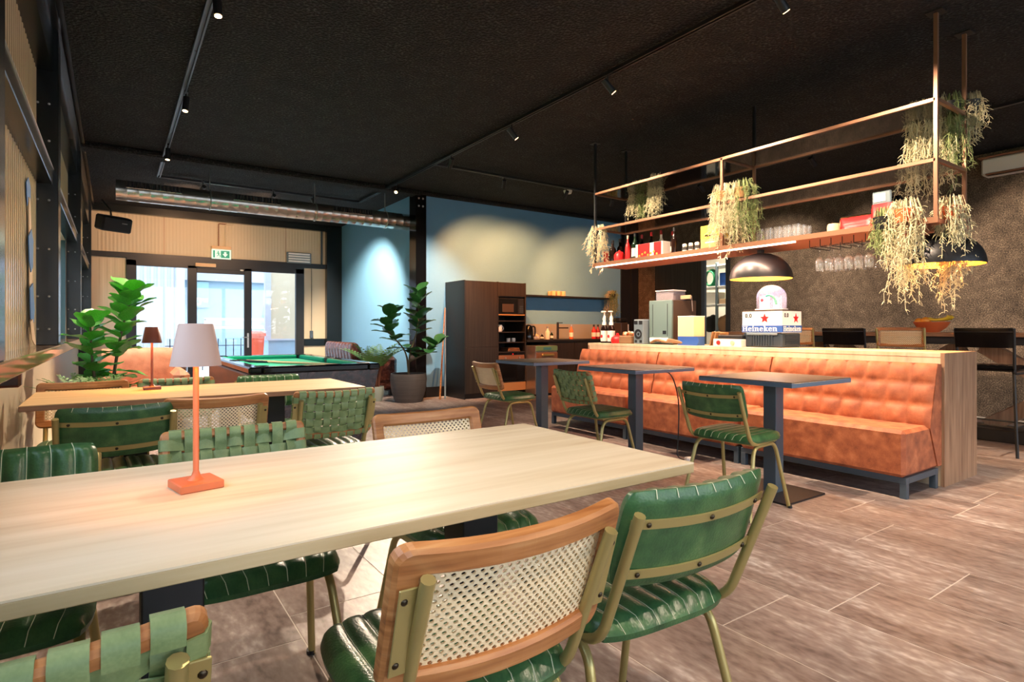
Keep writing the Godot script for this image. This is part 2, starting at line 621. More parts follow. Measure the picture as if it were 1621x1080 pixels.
	var ft := tex(FW, FW, [[f1, 0.34], [f2, 0.42], [f3, 0.55]], [C(98, 82, 76), C(126, 108, 101), C(144, 126, 118), C(157, 140, 132), C(180, 167, 160), C(210, 202, 197)], 1.65)
	var fm := StandardMaterial3D.new()
	fm.resource_name = "floor_tile"
	fm.albedo_texture = ft
	fm.roughness = 0.42
	bump(fm, grey_tex(FW, FW, f3), 0.05)
	M["tile"] = fm

const H_CEIL := 3.23
const Z_FAR := -12.2
const Z_KIT := -8.33
const X_BLUE := 3.95
const X_RIGHT := 8.82
const X_LEFT := -0.47
const Z_FRONT := 4.6

func _ready() -> void:
	rng.seed = 7
	var cam := Camera3D.new()
	cam.name = "camera"
	cam.projection = Camera3D.PROJECTION_FRUSTUM
	cam.near = 0.05
	cam.far = 200.0
	cam.size = 0.05 * 1080.0 / 919.0
	cam.frustum_offset = Vector2(0, -19.0 / 919.0 * 0.05)
	cam.position = Vector3(0, 1.08, 0)
	cam.rotation = Vector3(0, deg_to_rad(-34.45), 0)
	add_child(cam)
	var we := WorldEnvironment.new()
	we.name = "surroundings"
	var e := Environment.new()
	e.background_mode = Environment.BG_SKY
	var sky := Sky.new()
	var sm := ProceduralSkyMaterial.new()
	sm.sky_top_color = Color(0.78, 0.86, 0.96)
	sm.sky_horizon_color = Color(0.96, 0.98, 1.0)
	sm.ground_bottom_color = Color(0.6, 0.6, 0.58)
	sm.ground_horizon_color = Color(0.8, 0.82, 0.82)
	sm.energy_multiplier = 5.0
	sky.sky_material = sm
	e.sky = sky
	e.tonemap_mode = Environment.TONE_MAPPER_LINEAR
	e.tonemap_exposure = 1.19
	e.sdfgi_enabled = true
	e.ssao_enabled = true
	e.ssil_enabled = true
	we.environment = e
	add_child(we)
	materials()
	shell()
	outside()
	ceiling_gear()
	bar_zone()
	kitchen()
	dining()
	lounge()
	high_table()
	store_room()

# ---------------------------------------------------------------- the room
# vertical ribs standing proud of a sheet; u runs along the wall
func ribs(m: MB, o: Vector3, u: Vector3, nrm: Vector3, w: float, h: float, pitch: float, depth: float) -> void:
	var k := int(w / pitch)
	var p := w / k
	o += nrm * 0.003
	for i in k:
		var a := o + u * (p * i)
		var b := a + u * (p * 0.34)
		var c := a + u * (p * 0.5)
		var d := a + u * (p * 0.84)
		var e := a + u * p
		var y := Vector3(0, h, 0)
		var f := nrm * depth
		for q in [[a, b], [d + f, c + f], [b, c + f], [d + f, e]]:
			m.quad(q[0], q[1], q[1] + y, q[0] + y, nrm)

func shell() -> void:
	# floor: grout bed and tiles of 455 x 910 mm
	var fl := struct_group("floor")
	part("grout_bed", bc(X_LEFT - 0.2, -0.2, Z_FAR - 0.2, X_RIGHT + 0.2, -0.0012, Z_FRONT + 0.2), M.grout, fl)
	var variants := []
	for k in 16:
		var m := MB.new()
		m.box(Vector3(0, -0.006, 0), Vector3(0.451, 0.012, 0.906), 0.0015)
		var u0 := (k % 4) * 0.25
		var v0 := int(k / 4.0) * 0.25
		for i in m.v.size():
			m.uv[i] = Vector2(u0 + (m.v[i].x / 0.455 + 0.5) * 0.25, v0 + (m.v[i].z / 0.91 + 0.5) * 0.25)
		variants.append(m.mesh())
	var r := RandomNumberGenerator.new()
	r.seed = 5
	var offs := {4: -1.31, 5: -1.15, 6: -0.97, 7: -1.45, 8: -1.73, 9: -1.32}
	var w := 0.4285
	for c in 21:
		var x := 1.83 - 5 * w + c * w + w * 0.5
		var oz: float = offs.get(c - 1, -r.randf() * 0.86)
		for k in range(-15, 6):
			var z := oz + k * 0.86 + 0.43
			if z > Z_FRONT - 0.4 or z < Z_FAR + 0.4 or x > X_RIGHT - 0.2 or x < X_LEFT + 0.2:
				continue
			if x > X_BLUE and z < Z_KIT + 0.35:
				continue
			# tiles behind the camera's back are left to the bed
			if z > 1.7:
				continue
			var t := part("tile", variants[r.randi() % 16], M.tile, fl, Vector3(x, 0, z))
			t.scale = Vector3(w / 0.455, 1, 0.86 / 0.91)
			if r.randf() < 0.5:
				t.rotation.y = PI
	# ceiling of black sprayed insulation, with the cased portal beam
	var ce := struct_group("ceiling")
	part("sprayed_ceiling", bc(X_LEFT - 0.2, H_CEIL, Z_FAR - 0.2, X_RIGHT + 0.2, H_CEIL + 0.2, Z_FRONT + 0.2), M.spray, ce)
	part("cased_beam", bc(X_LEFT, H_CEIL - 0.07, -8.45, X_BLUE, H_CEIL, -8.2, 0.02), M.spray, ce)
	part("cased_beam", bc(X_BLUE, H_CEIL - 0.05, -8.36, X_RIGHT, H_CEIL, -8.2, 0.02), M.spray, ce)
	# left wall: cream ribbed panels, black steel ring beam, header rail, posts, sill
	var wl := struct_group("wall_left")
	var segs := [[Z_FAR, -11.9], [-8.55, -8.1], [-5.3, -2.2], [1.0, Z_FRONT]]
	var outer := X_LEFT - 0.12
	part("sandwich_panel", bc(outer, 0, Z_FAR, X_LEFT - 0.012, 0.9, Z_FRONT), M.cream, wl)
	part("sandwich_panel", bc(outer, 2.06, Z_FAR, X_LEFT + 0.03, H_CEIL, Z_FRONT), M.cream, wl)
	for s in segs:
		part("sandwich_panel", bc(outer, 0.9, s[0], X_LEFT + 0.03, 2.06, s[1]), M.cream, wl)
	var rb := MB.new()
	ribs(rb, Vector3(X_LEFT + 0.03, 0.97, -2.2), Vector3(0, 0, -1), Vector3(1, 0, 0), 3.1, 1.1, 0.075, 0.012)
	ribs(rb, Vector3(X_LEFT + 0.03, 2.16, -0.5), Vector3(0, 0, -1), Vector3(1, 0, 0), 11.4, 0.66, 0.075, 0.012)
	part("panel_ribs", rb, M.cream_gloss, wl)
	part("ring_beam", bc(X_LEFT - 0.01, 2.82, Z_FAR, -0.34, H_CEIL, Z_FRONT), M.column, wl)
	part("beam_flange", bc(X_LEFT - 0.01, 3.1, Z_FAR, -0.3, 3.115, Z_FRONT), M.column, wl)
	part("beam_flange", bc(X_LEFT - 0.01, 3.18, Z_FAR, -0.27, 3.195, Z_FRONT), M.column, wl)
	part("header_rail", bc(X_LEFT - 0.01, 2.06, Z_FAR, -0.34, 2.16, Z_FRONT, 0.004), M.column, wl)
	part("rail_edge", bc(-0.345, 2.156, Z_FAR + 0.01, -0.335, 2.164, Z_FRONT - 0.01), M.steel, wl)
	part("sill_board", bc(X_LEFT - 0.1, 0.9, Z_FAR, -0.3, 0.97, Z_FRONT, 0.006), M.sill, wl)
	for z in [-2.55, -5.1, -8.3, -12.05]:
		var st := part("steel_post", bc(X_LEFT - 0.01, 0.97 if z > -12 else 0.0, z - 0.1, -0.31, H_CEIL - 0.02, z + 0.1, 0.004), M.column, wl)
		for y in [1.08, 1.3, 1.62, 1.95, 2.35, 2.6]:
			for dx in [-0.42, -0.36]:
				var b := MB.new()
				b.ball(Vector3(dx, y, z + 0.101), Vector3(0.008, 0.008, 0.005), 8, 4)
				part("bolt", b, M.steel, st)
	for x in [-0.42, -0.36]:
		var b := MB.new()
		b.ball(Vector3(x, 2.9, -4.98), Vector3(0.016, 0.016, 0.01), 8, 4)
		part("bolt", b, M.steel, wl)
	part("sill_bracket", bc(-0.46, 0.82, -3.42, -0.34, 0.9, -3.36, 0.01), M.walnut, wl)
	var pp := MB.new()
	pp.tube([Vector3(-0.43, 0, -3.39), Vector3(-0.43, 0.84, -3.39)], 0.016, 10)
	part("heating_pipe", pp, M.copper_paint, wl)
	# windows in the left wall
	var wn := 1
	for s in [[-11.9, -8.55], [-8.1, -5.3], [-2.2, 1.0]]:
		var g := struct_group("window_%d" % wn)
		wn += 1
		var f := MB.new()
		var xa := X_LEFT - 0.11
		var xb := X_LEFT - 0.05
		f.box(Vector3((xa + xb) / 2, 1.0, (s[0] + s[1]) / 2), Vector3(0.06, 0.06, s[1] - s[0]))
		f.box(Vector3((xa + xb) / 2, 2.03, (s[0] + s[1]) / 2), Vector3(0.06, 0.06, s[1] - s[0]))
		var k := 4 if s[1] - s[0] > 3.5 else 2
		for i in k + 1:
			f.box(Vector3((xa + xb) / 2, 1.515, lerpf(s[0] + 0.03, s[1] - 0.03, float(i) / k)), Vector3(0.06, 1.06, 0.06))
		part("window_frame", f, M.frame_teal, g)
		part("reveal", bc(X_LEFT - 0.05, 0.97, s[0], X_LEFT + 0.03, 2.06, s[0] + 0.02), M.frame_teal, g)
		for i in k:
			part("window_pane", bc(X_LEFT - 0.082, 1.03, lerpf(s[0] + 0.03, s[1] - 0.03, float(i) / k) + 0.03, X_LEFT - 0.078, 2.0, lerpf(s[0] + 0.03, s[1] - 0.03, float(i + 1) / k) - 0.03), M.pane, g)
	# far facade with door
	var wf := struct_group("wall_far")
	var zf := Z_FAR
	part("sandwich_panel", bc(X_LEFT, 2.33, zf - 0.15, 4.1, H_CEIL, zf - 0.01), M.cream, wf)
	part("sandwich_panel", bc(X_LEFT, 0, zf - 0.15, 0.18, 2.33, zf - 0.01), M.cream, wf)
	part("sandwich_panel", bc(3.2, 0.87, zf - 0.15, 3.68, 2.33, zf - 0.01), M.cream, wf)
	part("sandwich_panel", bc(3.2, 0.0, zf - 0.15, 3.68, 0.74, zf - 0.01), M.cream, wf)
	var fr := MB.new()
	ribs(fr, Vector3(-0.25, 2.42, zf - 0.01), Vector3(1, 0, 0), Vector3(0, 0, 1), 3.9, 0.72, 0.055, 0.0025)
	ribs(fr, Vector3(-0.25, 0.0, zf - 0.01), Vector3(1, 0, 0), Vector3(0, 0, 1), 0.44, 2.32, 0.11, 0.0025)
	part("panel_ribs", fr, M.cream, wf)
	for x in [0.75, 2.85]:
		part("panel_joint", bc(x - 0.004, 2.42, zf, x + 0.004, 3.14, zf + 0.004), M.bronze, wf)
	part("eaves_beam", bc(X_LEFT, 3.1, zf - 0.01, X_BLUE, H_CEIL, zf + 0.1), M.column, wf)
	part("facade_post", bc(3.64, 0, zf - 0.1, 3.96, H_CEIL, zf + 0.12, 0.004), M.column, wf)
	part("facade_transom", bc(3.14, 0.74, zf - 0.08, 3.66, 0.88, zf + 0.03), M.column, wf)
	part("conduit", bc(3.54, 2.36, zf + 0.01, 3.575, 3.12, zf + 0.045, 0.01), M.slate_steel, wf)
	var d := struct_group("door_1")
	var fr2 := MB.new()
	for q in [[X_LEFT, 2.33, 3.66, 2.42], [0.18, 2.2, 3.2, 2.34], [0.18, 0, 0.33, 2.3], [1.12, 0, 1.27, 2.25], [2.08, 0, 2.21, 2.25], [3.04, 0, 3.2, 2.3], [0.33, 0, 1.12, 0.1], [2.21, 0, 3.04, 0.1]]:
		fr2.box(Vector3((q[0] + q[2]) / 2, (q[1] + q[3]) / 2, zf), Vector3(q[2] - q[0], q[3] - q[1], 0.09), 0.004)
	part("door_frame", fr2, M.black_steel, d)
	var leafd := MB.new()
	leafd.box(Vector3(1.675, 0.08, zf + 0.01), Vector3(0.81, 0.14, 0.06), 0.004)
	leafd.box(Vector3(1.675, 2.17, zf + 0.01), Vector3(0.81, 0.09, 0.06), 0.004)
	part("door_leaf", leafd, M.black_steel, d)
	for q in [[0.33, 0.1, 1.12, 2.2], [1.27, 0.15, 2.08, 2.13], [2.21, 0.1, 3.04, 2.2]]:
		part("door_pane", bc(q[0], q[1], zf - 0.006, q[2], q[3], zf + 0.006), M.pane_tint, d)
	var hd := part("handle_plate", bc(2.125, 0.72, zf + 0.045, 2.16, 1.0, zf + 0.055, 0.004), M.steel, d)
	var hm := MB.new()
	hm.tube(fillet([Vector3(2.142, 0.92, zf + 0.05), Vector3(2.142, 0.92, zf + 0.1), Vector3(2.03, 0.92, zf + 0.1)], 0.02), 0.01, 8)
	part("lever", hm, M.steel, hd)
	part("door_closer", bc(1.24, 2.235, zf + 0.045, 1.58, 2.3, zf + 0.1, 0.006), M.card_tan, d)
	part("sensor", bc(2.0, 2.19, zf + 0.045, 2.06, 2.22, zf + 0.07, 0.006), M.white, d)
	# blue wall, its end post and the kitchen wall
	var wb := struct_group("wall_blue")
	part("plaster", bc(X_BLUE, 0, zf - 0.1, X_BLUE + 0.12, H_CEIL, -8.4), M.plaster_blue, wb)
	part("baseboard", bc(X_BLUE - 0.012, 0, zf + 0.1, X_BLUE, 0.07, -8.45), M.black, wb)
	var cp := part("steel_post", bc(3.87, 0, -8.52, 4.05, H_CEIL, -8.28, 0.004), M.black_gloss, wb)
	for y in [3.0, 3.12]:
		for x in [3.92, 3.99]:
			var b := MB.new()
			b.ball(Vector3(x, y, -8.278), Vector3(0.017, 0.017, 0.01), 10, 5)
			part("bolt", b, M.steel, cp)
	var wk := struct_group("wall_kitchen")
	part("plaster", bc(X_BLUE, 0, Z_KIT - 0.12, X_RIGHT + 0.1, H_CEIL, Z_KIT), M.plaster_blue, wk)
	part("baseboard", bc(4.05, 0, Z_KIT, 4.42, 0.16, Z_KIT + 0.015), M.black, wk)
	part("corner_post", bc(8.34, 0, Z_KIT, X_RIGHT, H_CEIL, Z_KIT + 0.03), M.black, wk)
	part("corner_fin", bc(8.58, 0, Z_KIT + 0.03, 8.62, H_CEIL, Z_KIT + 0.07), M.black_steel, wk)
	# right wall with the store-room opening
	var wr := struct_group("wall_right")
	var xo := X_RIGHT + 0.15
	part("textured_wall", bc(X_RIGHT, 0, -6.2, xo, H_CEIL, Z_FRONT + 0.1), M.cork, wr)
	part("textured_wall", bc(X_RIGHT, 0, Z_KIT, xo, H_CEIL, -7.75), M.cork, wr)
	part("textured_wall", bc(X_RIGHT, 2.4, -7.75, xo, H_CEIL, -6.2), M.cork, wr)
	var d2 := struct_group("door_2")
	part("door_frame", bc(X_RIGHT - 0.03, 0, -6.24, X_RIGHT + 0.16, 2.44, -6.16, 0.004), M.black, d2)
	part("door_frame", bc(X_RIGHT - 0.03, 2.36, -7.8, X_RIGHT + 0.16, 2.44, -6.2, 0.004), M.black, d2)
	part("door_frame", bc(X_RIGHT - 0.03, 0, -7.84, X_RIGHT + 0.16, 2.4, -7.72, 0.004), M.black, d2)
	part("door_leaf", bc(X_RIGHT - 0.06, 0.01, -7.78, X_RIGHT - 0.015, 2.36, -6.68, 0.004), M.dark_wood, d2)
	part("leaf_edge", bc(X_RIGHT - 0.065, 0.01, -6.72, X_RIGHT - 0.012, 2.36, -6.64, 0.004), M.slate_steel, d2)
	# wall behind the camera, mostly glazed
	var wz := struct_group("wall_front")
	part("parapet", bc(X_LEFT - 0.1, 0, Z_FRONT, X_RIGHT + 0.1, 0.3, Z_FRONT + 0.15), M.cream, wz)
	part("lintel", bc(X_LEFT - 0.1, 2.9, Z_FRONT, X_RIGHT + 0.1, H_CEIL, Z_FRONT + 0.15), M.cream, wz)
	for x in [-0.5, 1.8, 4.1, 6.4, 8.7]:
		part("mullion", bc(x - 0.06, 0.3, Z_FRONT, x + 0.06, 2.9, Z_FRONT + 0.12), M.black_steel, wz)
	for k in 4:
		part("window_pane", bc(-0.44 + k * 2.3, 0.3, Z_FRONT + 0.05, 1.74 + k * 2.3, 2.9, Z_FRONT + 0.056), M.pane, wz)
	# paper map on the left wall
	var pm := thing("paper_collage", "blue and tan cut paper collage on the ribbed wall panel", "wall decoration", Vector3(X_LEFT + 0.046, 0, 0))
	pm.rotation.y = PI / 2
	var shapes := [
		["blue_cutting", M.poster_blue, [[4.36, 1.93], [4.46, 1.98], [4.56, 1.94], [4.55, 1.82], [4.47, 1.86], [4.40, 1.80]]],
		["tan_cutting", M.poster_tan, [[4.44, 1.86], [4.50, 1.86], [4.62, 1.5], [4.60, 1.1], [4.5, 1.05], [4.46, 1.4]]],
		["blue_cutting", M.poster_blue, [[4.38, 1.62], [4.52, 1.68], [4.62, 1.62], [4.60, 1.46], [4.5, 1.42], [4.42, 1.48]]],
		["blue_cutting", M.poster_blue, [[4.40, 1.32], [4.56, 1.36], [4.64, 1.2], [4.60, 1.12], [4.44, 1.14]]],
		["tan_cutting", M.poster_tan, [[4.38, 1.12], [4.5, 1.14], [4.66, 0.99], [4.62, 0.98], [4.46, 1.02]]],
	]
	var lay := 0.004
	for s in shapes:
		var poly := PackedVector2Array()
		for q in s[2]:
			poly.append(Vector2(q[0], q[1]))
		var m := MB.new()
		m.prism(poly, lay, lay + 0.004)
		lay += 0.004
		part(s[0], m, s[1], pm)

func outside() -> void:
	struct("ground", bc(-30, -0.3, -60, 40, -0.21, 40), M.outside_ground)
	struct("paving", bc(-3, -0.21, -30, 8, -0.03, Z_FAR - 0.3), M.outside_ground)
	struct("grass_verge", bc(-30, -0.21, -40, -2.2, -0.1, 30), M.outside_green)
	# white ribbed hall opposite
	var h := thing("white_hall", "white ribbed metal hall across the yard", "building", Vector3(0, 0, -24))
	var m := MB.new()
	m.box(Vector3(-2.1, 4, -2), Vector3(8.2, 8.4, 4))
	part("wall", m, M.outside_white, h)
	var rb := MB.new()
	ribs(rb, Vector3(-6.2, -0.2, 0), Vector3(1, 0, 0), Vector3(0, 0, 1), 8.2, 8.4, 0.2, 0.05)
	part("cladding", rb, M.outside_white, h)
	part("corner_flashing", bc(1.85, -0.2, -0.1, 2.1, 8.2, 0.12), M.white, h)
	# grey-blue building
	var g := thing("blue_grey_building", "grey-blue building with a white fascia and sign board", "building", Vector3(0, 0, -26))
	part("wall", bc(2.2, -0.2, -4, 12, 2.99, 0), M.outside_blue, g)
	part("fascia", bc(2.2, 2.99, -4, 12, 3.6, 0.25), M.outside_white, g)
	part("upper_wall", bc(2.2, 3.6, -4, 12, 8, -0.3), M.outside_white, g)
	var sb := part("sign_board", bc(2.4, 1.93, 0, 3.12, 2.95, 0.12), mat("sign_teal", C(150, 190, 200), 0.6), g)
	text("0", 0.42, M.white, sb, Vector3(2.75, 2.16, 0.122), Vector3.ZERO, "Droid Sans", true)
	text("ns", 0.26, M.white, sb, Vector3(2.97, 2.24, 0.122), Vector3.ZERO, "Droid Sans", true)
	# white railing
	var r := thing("white_railing", "white metal railing with mesh panels beyond the glass door", "railing", Vector3(0, 0, -21))
	var rm := MB.new()
	rm.box(Vector3(5.0, 1.4, 0), Vector3(5.2, 0.07, 0.06))
	rm.box(Vector3(5.0, 1.13, 0), Vector3(5.2, 0.07, 0.06))
	part("rails", rm, M.white, r)
	for k in 5:
		part("post", bc(2.4 + k * 1.2, -0.1, -0.03, 2.46 + k * 1.2, 1.4, 0.03), M.white, r)
	var mm := MB.new()
	for k in 5:
		mm.box(Vector3(5, 1.17 + k * 0.045, 0), Vector3(5.2, 0.012, 0.012))
	part("mesh_wires", mm, M.white, r)
	# black bar fence
	var f := thing("bar_fence", "black thin-barred fence beyond the glass door", "fence", Vector3(0, 0, -17.6))
	for k in 14:
		part("bar", bc(1.2 + k * 0.19, -0.1, -0.01, 1.222 + k * 0.19, 0.82, 0.012), M.black_steel, f)
	part("rail", bc(1.1, 0.62, -0.01, 3.8, 0.64, 0.01), M.black_steel, f)
	# orange bin
	var b := thing("wheelie_bin", "orange-red wheeled bin standing outside the glass door", "bin", Vector3(2.85, -0.03, -15.15))
	var bm := MB.new()
	bm.lathe([Vector2(0, 0.06), Vector2(0.17, 0.06), Vector2(0.23, 0.95)], 4, true)
	bm.xf = Transform3D()
	part("body", bm, M.bin_orange, b)
	b.rotation.y = PI / 4
	var lid := MB.new()
	lid.lathe([Vector2(0.27, 0.94), Vector2(0.27, 1.0), Vector2(0.14, 1.06), Vector2(0, 1.06)], 4, true)
	part("lid", lid, M.bin_orange, b)
	var wm := MB.new()
	wm.tube([Vector3(-0.3, 0.1, -0.12), Vector3(-0.12, 0.1, -0.3)], 0.1, 14)
	part("wheels", wm, M.black, b)
	# cream wing of this building
	var wg := thing("cream_wing", "cream panelled wing wall beside the entrance, on a pale plinth", "wall", Vector3(0, 0, -15.6))
	part("cladding", bc(3.28, 0.83, -0.5, 7, 5, 0), M.cream, wg)
	part("plinth", bc(3.22, -0.2, -0.5, 7, 0.79, 0.05), M.outside_blue, wg)
	part("coping", bc(3.18, 0.79, -0.5, 7, 0.83, 0.1), M.outside_white, wg)
	part("corner_post", bc(3.14, 0.83, -0.1, 3.28, 5, 0.05), M.outside_white, wg)
	# trees and hedge seen through the side windows
	var r2 := RandomNumberGenerator.new()
	r2.seed = 3
	for k in 4:
		var t := thing("garden_tree", ["round green tree standing outside the side windows"][0], "tree", Vector3(-9 - k * 0.8, -0.1, -17 + k * 5.5), 0, "trees outside the side windows")
		var tm := MB.new()
		tm.tube([Vector3(0, 0, 0), Vector3(0.1, 2, 0)], 0.14, 8)
		part("trunk", tm, M.stem, t)
		var cm := MB.new()
		for q in 12:
			cm.ball(Vector3(r2.randfn() * 0.8, 2.8 + r2.randfn() * 0.6, r2.randfn() * 0.8), Vector3.ONE * r2.randf_range(0.6, 1.0), 10, 7)
		part("crown", cm, M.outside_green, t)

# ---------------------------------------------------------------- tracks, spots, duct
func spot(at: Vector3, aim: Vector3, energy: float, label: String, warm := 0.0, angle := 34.0, on := true) -> void:
	var t := thing("track_spot", label, "spotlight", at, 0, "black spotlights on the ceiling tracks")
	var hang := MB.new()
	hang.tube([Vector3(0, 0.1, 0), Vector3(0, 0.0, 0)], 0.007, 8)
	hang.box(Vector3(0, 0.095, 0), Vector3(0.03, 0.02, 0.09))
	part("bracket", hang, M.black, t)
	var d := (aim - at).normalized()
	var body := MB.new()
	body.tube([d * -0.055, d * 0.075], 0.027, 16)
	part("body", body, M.black_steel, t)
	var lens := MB.new()
	lens.tube([d * 0.0755, d * 0.078], 0.021, 14)
	part("lamp_lens", lens, M.lens_warm if on else M.black_steel, t)
	if on:
		var l := SpotLight3D.new()
		l.name = "spot_light"
		t.add_child(l, true)
		l.position = d * 0.085
		l.look_at_from_position(t.position + d * 0.085, aim, Vector3.UP if absf(d.y) < 0.95 else Vector3.RIGHT)
		l.light_color = Color(1.0, 0.9, 0.79).lerp(Color(1.0, 0.69, 0.46), warm)
		l.light_energy = energy
		l.light_size = 0.025
		l.spot_angle = angle
		l.spot_angle_attenuation = 0.6
		l.spot_range = 14
		l.spot_attenuation = 2
		l.shadow_enabled = true

func ceiling_gear() -> void:
	var yt := 3.185
	var tr := thing("light_track", "long black ceiling track loop carrying the spotlights", "light track")
	var segs := [[Vector3(0.51, yt, 2.6), Vector3(0.51, yt, -9.35)], [Vector3(0.51, yt, -9.35), Vector3(3.36, yt, -9.35)], [Vector3(3.36, yt, -9.35), Vector3(3.36, yt, 2.6)], [Vector3(3.36, yt, -6.66), Vector3(7.9, yt, -6.66)]]
	for s in segs:
		var a: Vector3 = s[0]
		var b: Vector3 = s[1]
		var ln := (b - a).abs()
		var m := MB.new()
		var across := Vector3(0, 0, 1) if ln.x > 0.1 else Vector3(1, 0, 0)
		var sz := ln + across * 0.012 + Vector3(0, 0.03, 0)
		m.box((a + b) / 2 + across * 0.016, sz)
		m.box((a + b) / 2 - across * 0.016, sz)
		m.box((a + b) / 2 + Vector3(0, 0.01, 0), ln + across * 0.03 + Vector3(0, 0.008, 0))
		part("rail", m, M.slate_steel if a.x < 1 and ln.z > 1 else M.black_steel, tr)
	for k in 8:
		part("suspension", bc(0.5 if k < 4 else 3.35, 3.19, -8.0 + (k % 4) * 3, 0.52 if k < 4 else 3.37, H_CEIL, -7.98 + (k % 4) * 3), M.black, tr)
	var y := 3.09
	# left rail
	spot(Vector3(0.53, y, -4.0), Vector3(0.6, 0.75, -3.6), 6, "lit spotlight on the left rail, above the second dining table")
	spot(Vector3(0.53, y, -5.9), Vector3(0.3, 0.9, -5.6), 8, "lit spotlight on the left rail, above the fiddle-leaf fig and pool table")
	spot(Vector3(0.51, y, -7.7), Vector3(0.4, 0.5, -7.5), 12, "slim spotlight near the corner of the left rail, above the tan armchair")
	spot(Vector3(1.05, y, -9.33), Vector3(0.5, 2.2, -12.2), 4, "spotlight on the cross rail next to the duct hanger, aimed at the facade", 0.6, 42.0)
	spot(Vector3(0.51, y, -1.6), Vector3(0.6, 0.75, -1.3), 1.6, "spotlight on the left rail above the nearest long table")
	spot(Vector3(0.51, y, 0.6), Vector3(1.4, 0.0, -0.3), 4, "spotlight at the window end of the left rail")
	# cross rail
	spot(Vector3(2.0, y, -9.33), Vector3(1.9, 2.3, -12.2), 2, "spotlight on the cross rail, above the duct and aimed at the facade", 0.5, 45.0)
	spot(Vector3(2.6, y, -9.33), Vector3(3.9, 0.8, -10.3), 19, "spotlight on the cross rail, aimed at the blue wall", 0.0, 46.0)
	# right rail
	spot(Vector3(3.38, y, -7.85), Vector3(1.3, 0.8, -5.8), 22, "lit spotlight beside the black post, facing the dining tables")
	spot(Vector3(3.36, y, -6.2), Vector3(3.7, 1.0, -8.4), 12, "spotlight at the rail junction, aimed at the big potted plant")
	spot(Vector3(3.36, y, -4.9), Vector3(4.75, 1.5, -4.5), 10, "spotlight on the right rail above the far bar table", 0.1, 42.0)
	spot(Vector3(3.36, y, -3.5), Vector3(4.75, 1.5, -3.0), 10, "spotlight on the right rail above the middle bar table", 0.1, 42.0)
	spot(Vector3(3.36, y, -2.0), Vector3(4.75, 1.5, -1.7), 9, "spotlight on the right rail above the bench end", 0.1, 42.0)
	spot(Vector3(3.36, y, -0.6), Vector3(3.6, 0.0, -0.9), 6, "spotlight on the right rail above the open floor")
	spot(Vector3(3.36, y, 1.2), Vector3(2.0, 0.4, -0.6), 5, "spotlight at the window end of the right rail")
	# kitchen branch
	spot(Vector3(4.45, y, -6.68), Vector3(5.3, 1.5, -8.33), 10, "spotlight on the kitchen branch rail, next to the right rail", 1.3, 42.0)
	spot(Vector3(5.56, y, -6.68), Vector3(5.9, 1.6, -8.33), 5, "spotlight on the kitchen branch rail beside the smoke detector", 1.3, 42.0)
	spot(Vector3(6.5, y, -6.68), Vector3(7.4, 1.5, -8.33), 6.5, "spotlight on the kitchen branch rail behind the hanging shelf", 1.3, 42.0)
	# spots over the bar aisle wash the textured wall
	var tr2 := thing("light_track", "black ceiling track over the aisle behind the bar", "light track")
	part("rail", bc(6.88, 3.17, -6.0, 6.92, 3.2, 2.4), M.black_steel, tr2)
	for z in [-5.2, -3.6, -2.0, -0.4]:
		part("suspension", bc(6.89, 3.2, z, 6.91, H_CEIL, z + 0.02), M.black, tr2)
	spot(Vector3(6.9, y, -5.3), Vector3(8.8, 1.7, -5.2), 5, "spotlight on the bar aisle track, next to the store-room door")
	spot(Vector3(6.9, y, -3.7), Vector3(8.8, 1.7, -3.6), 5, "spotlight on the bar aisle track, above the black bar stools")
	spot(Vector3(6.9, y, -2.1), Vector3(8.8, 1.7, -1.9), 5, "spotlight on the bar aisle track, above the fruit bowl")
	spot(Vector3(6.9, y, -0.5), Vector3(6.6, 0.4, -0.7), 8, "spotlight on the bar aisle track, nearest the front windows")
	# smoke detector
	var sd := MB.new()
	sd.lathe([Vector2(0, -0.05), Vector2(0.055, -0.045), Vector2(0.065, -0.02), Vector2(0.07, 0)], 20)
	solo("smoke_detector", sd, M.white, "white round smoke detector on the black ceiling", "smoke detector", Vector3(5.82, H_CEIL, -6.95))
	# ventilation duct
	var du := thing("ventilation_duct", "galvanised spiral ventilation duct hung under the ceiling", "duct", Vector3(0, 2.79, -8.62))
	var dm := MB.new()
	var prof := []
	var k := 0
	var x := 0.0
	while x < 3.92:
		prof.append(Vector2(0.125, x))
		prof.append(Vector2(0.125, x + 0.105))
		prof.append(Vector2(0.1262, x + 0.11))
		prof.append(Vector2(0.1262, x + 0.12))
		x += 0.125
	dm.xf = Transform3D(Basis(Vector3(0, 0, 1), -PI / 2), Vector3(0.02, 0, 0))
	dm.lathe([Vector2(0, 0)] + prof, 28)
	part("spiral_pipe", dm, M.galvanised, du)
	for gx in [0.42, 1.62, 2.95]:
		var g := part("air_grille", bc(gx - 0.3, -0.02, 0.1, gx + 0.3, 0.07, 0.128, 0.004), M.galvanised, du)
		g.rotation.x = -0.28
		for q in 15:
			part("grille_slat", bc(gx - 0.28 + q * 0.04, -0.012, 0.126, gx - 0.262 + q * 0.04, 0.062, 0.134), M.black_steel, g)
	for gx in [1.05, 2.42, 3.5]:
		var b := MB.new()
		var loop := []
		for q in 28:
			loop.append(Vector3(gx, cos(TAU * q / 28) * 0.132, sin(TAU * q / 28) * 0.132))
		b.tube(loop, 0.006, 6, true)
		part("clamp_ring", b, M.steel, du)
		var rd := MB.new()
		rd.tube([Vector3(gx, 0.13, 0), Vector3(gx, 0.44, 0)], 0.007, 6)
		part("hanger_rod", rd, M.steel, du)
	# loudspeaker in the far left corner
	var sp := thing("wall_loudspeaker", "black loudspeaker tilted in the corner above the plants", "loudspeaker", Vector3(0.0, 2.5, -9.5), 0.5)
	var sm := MB.new()
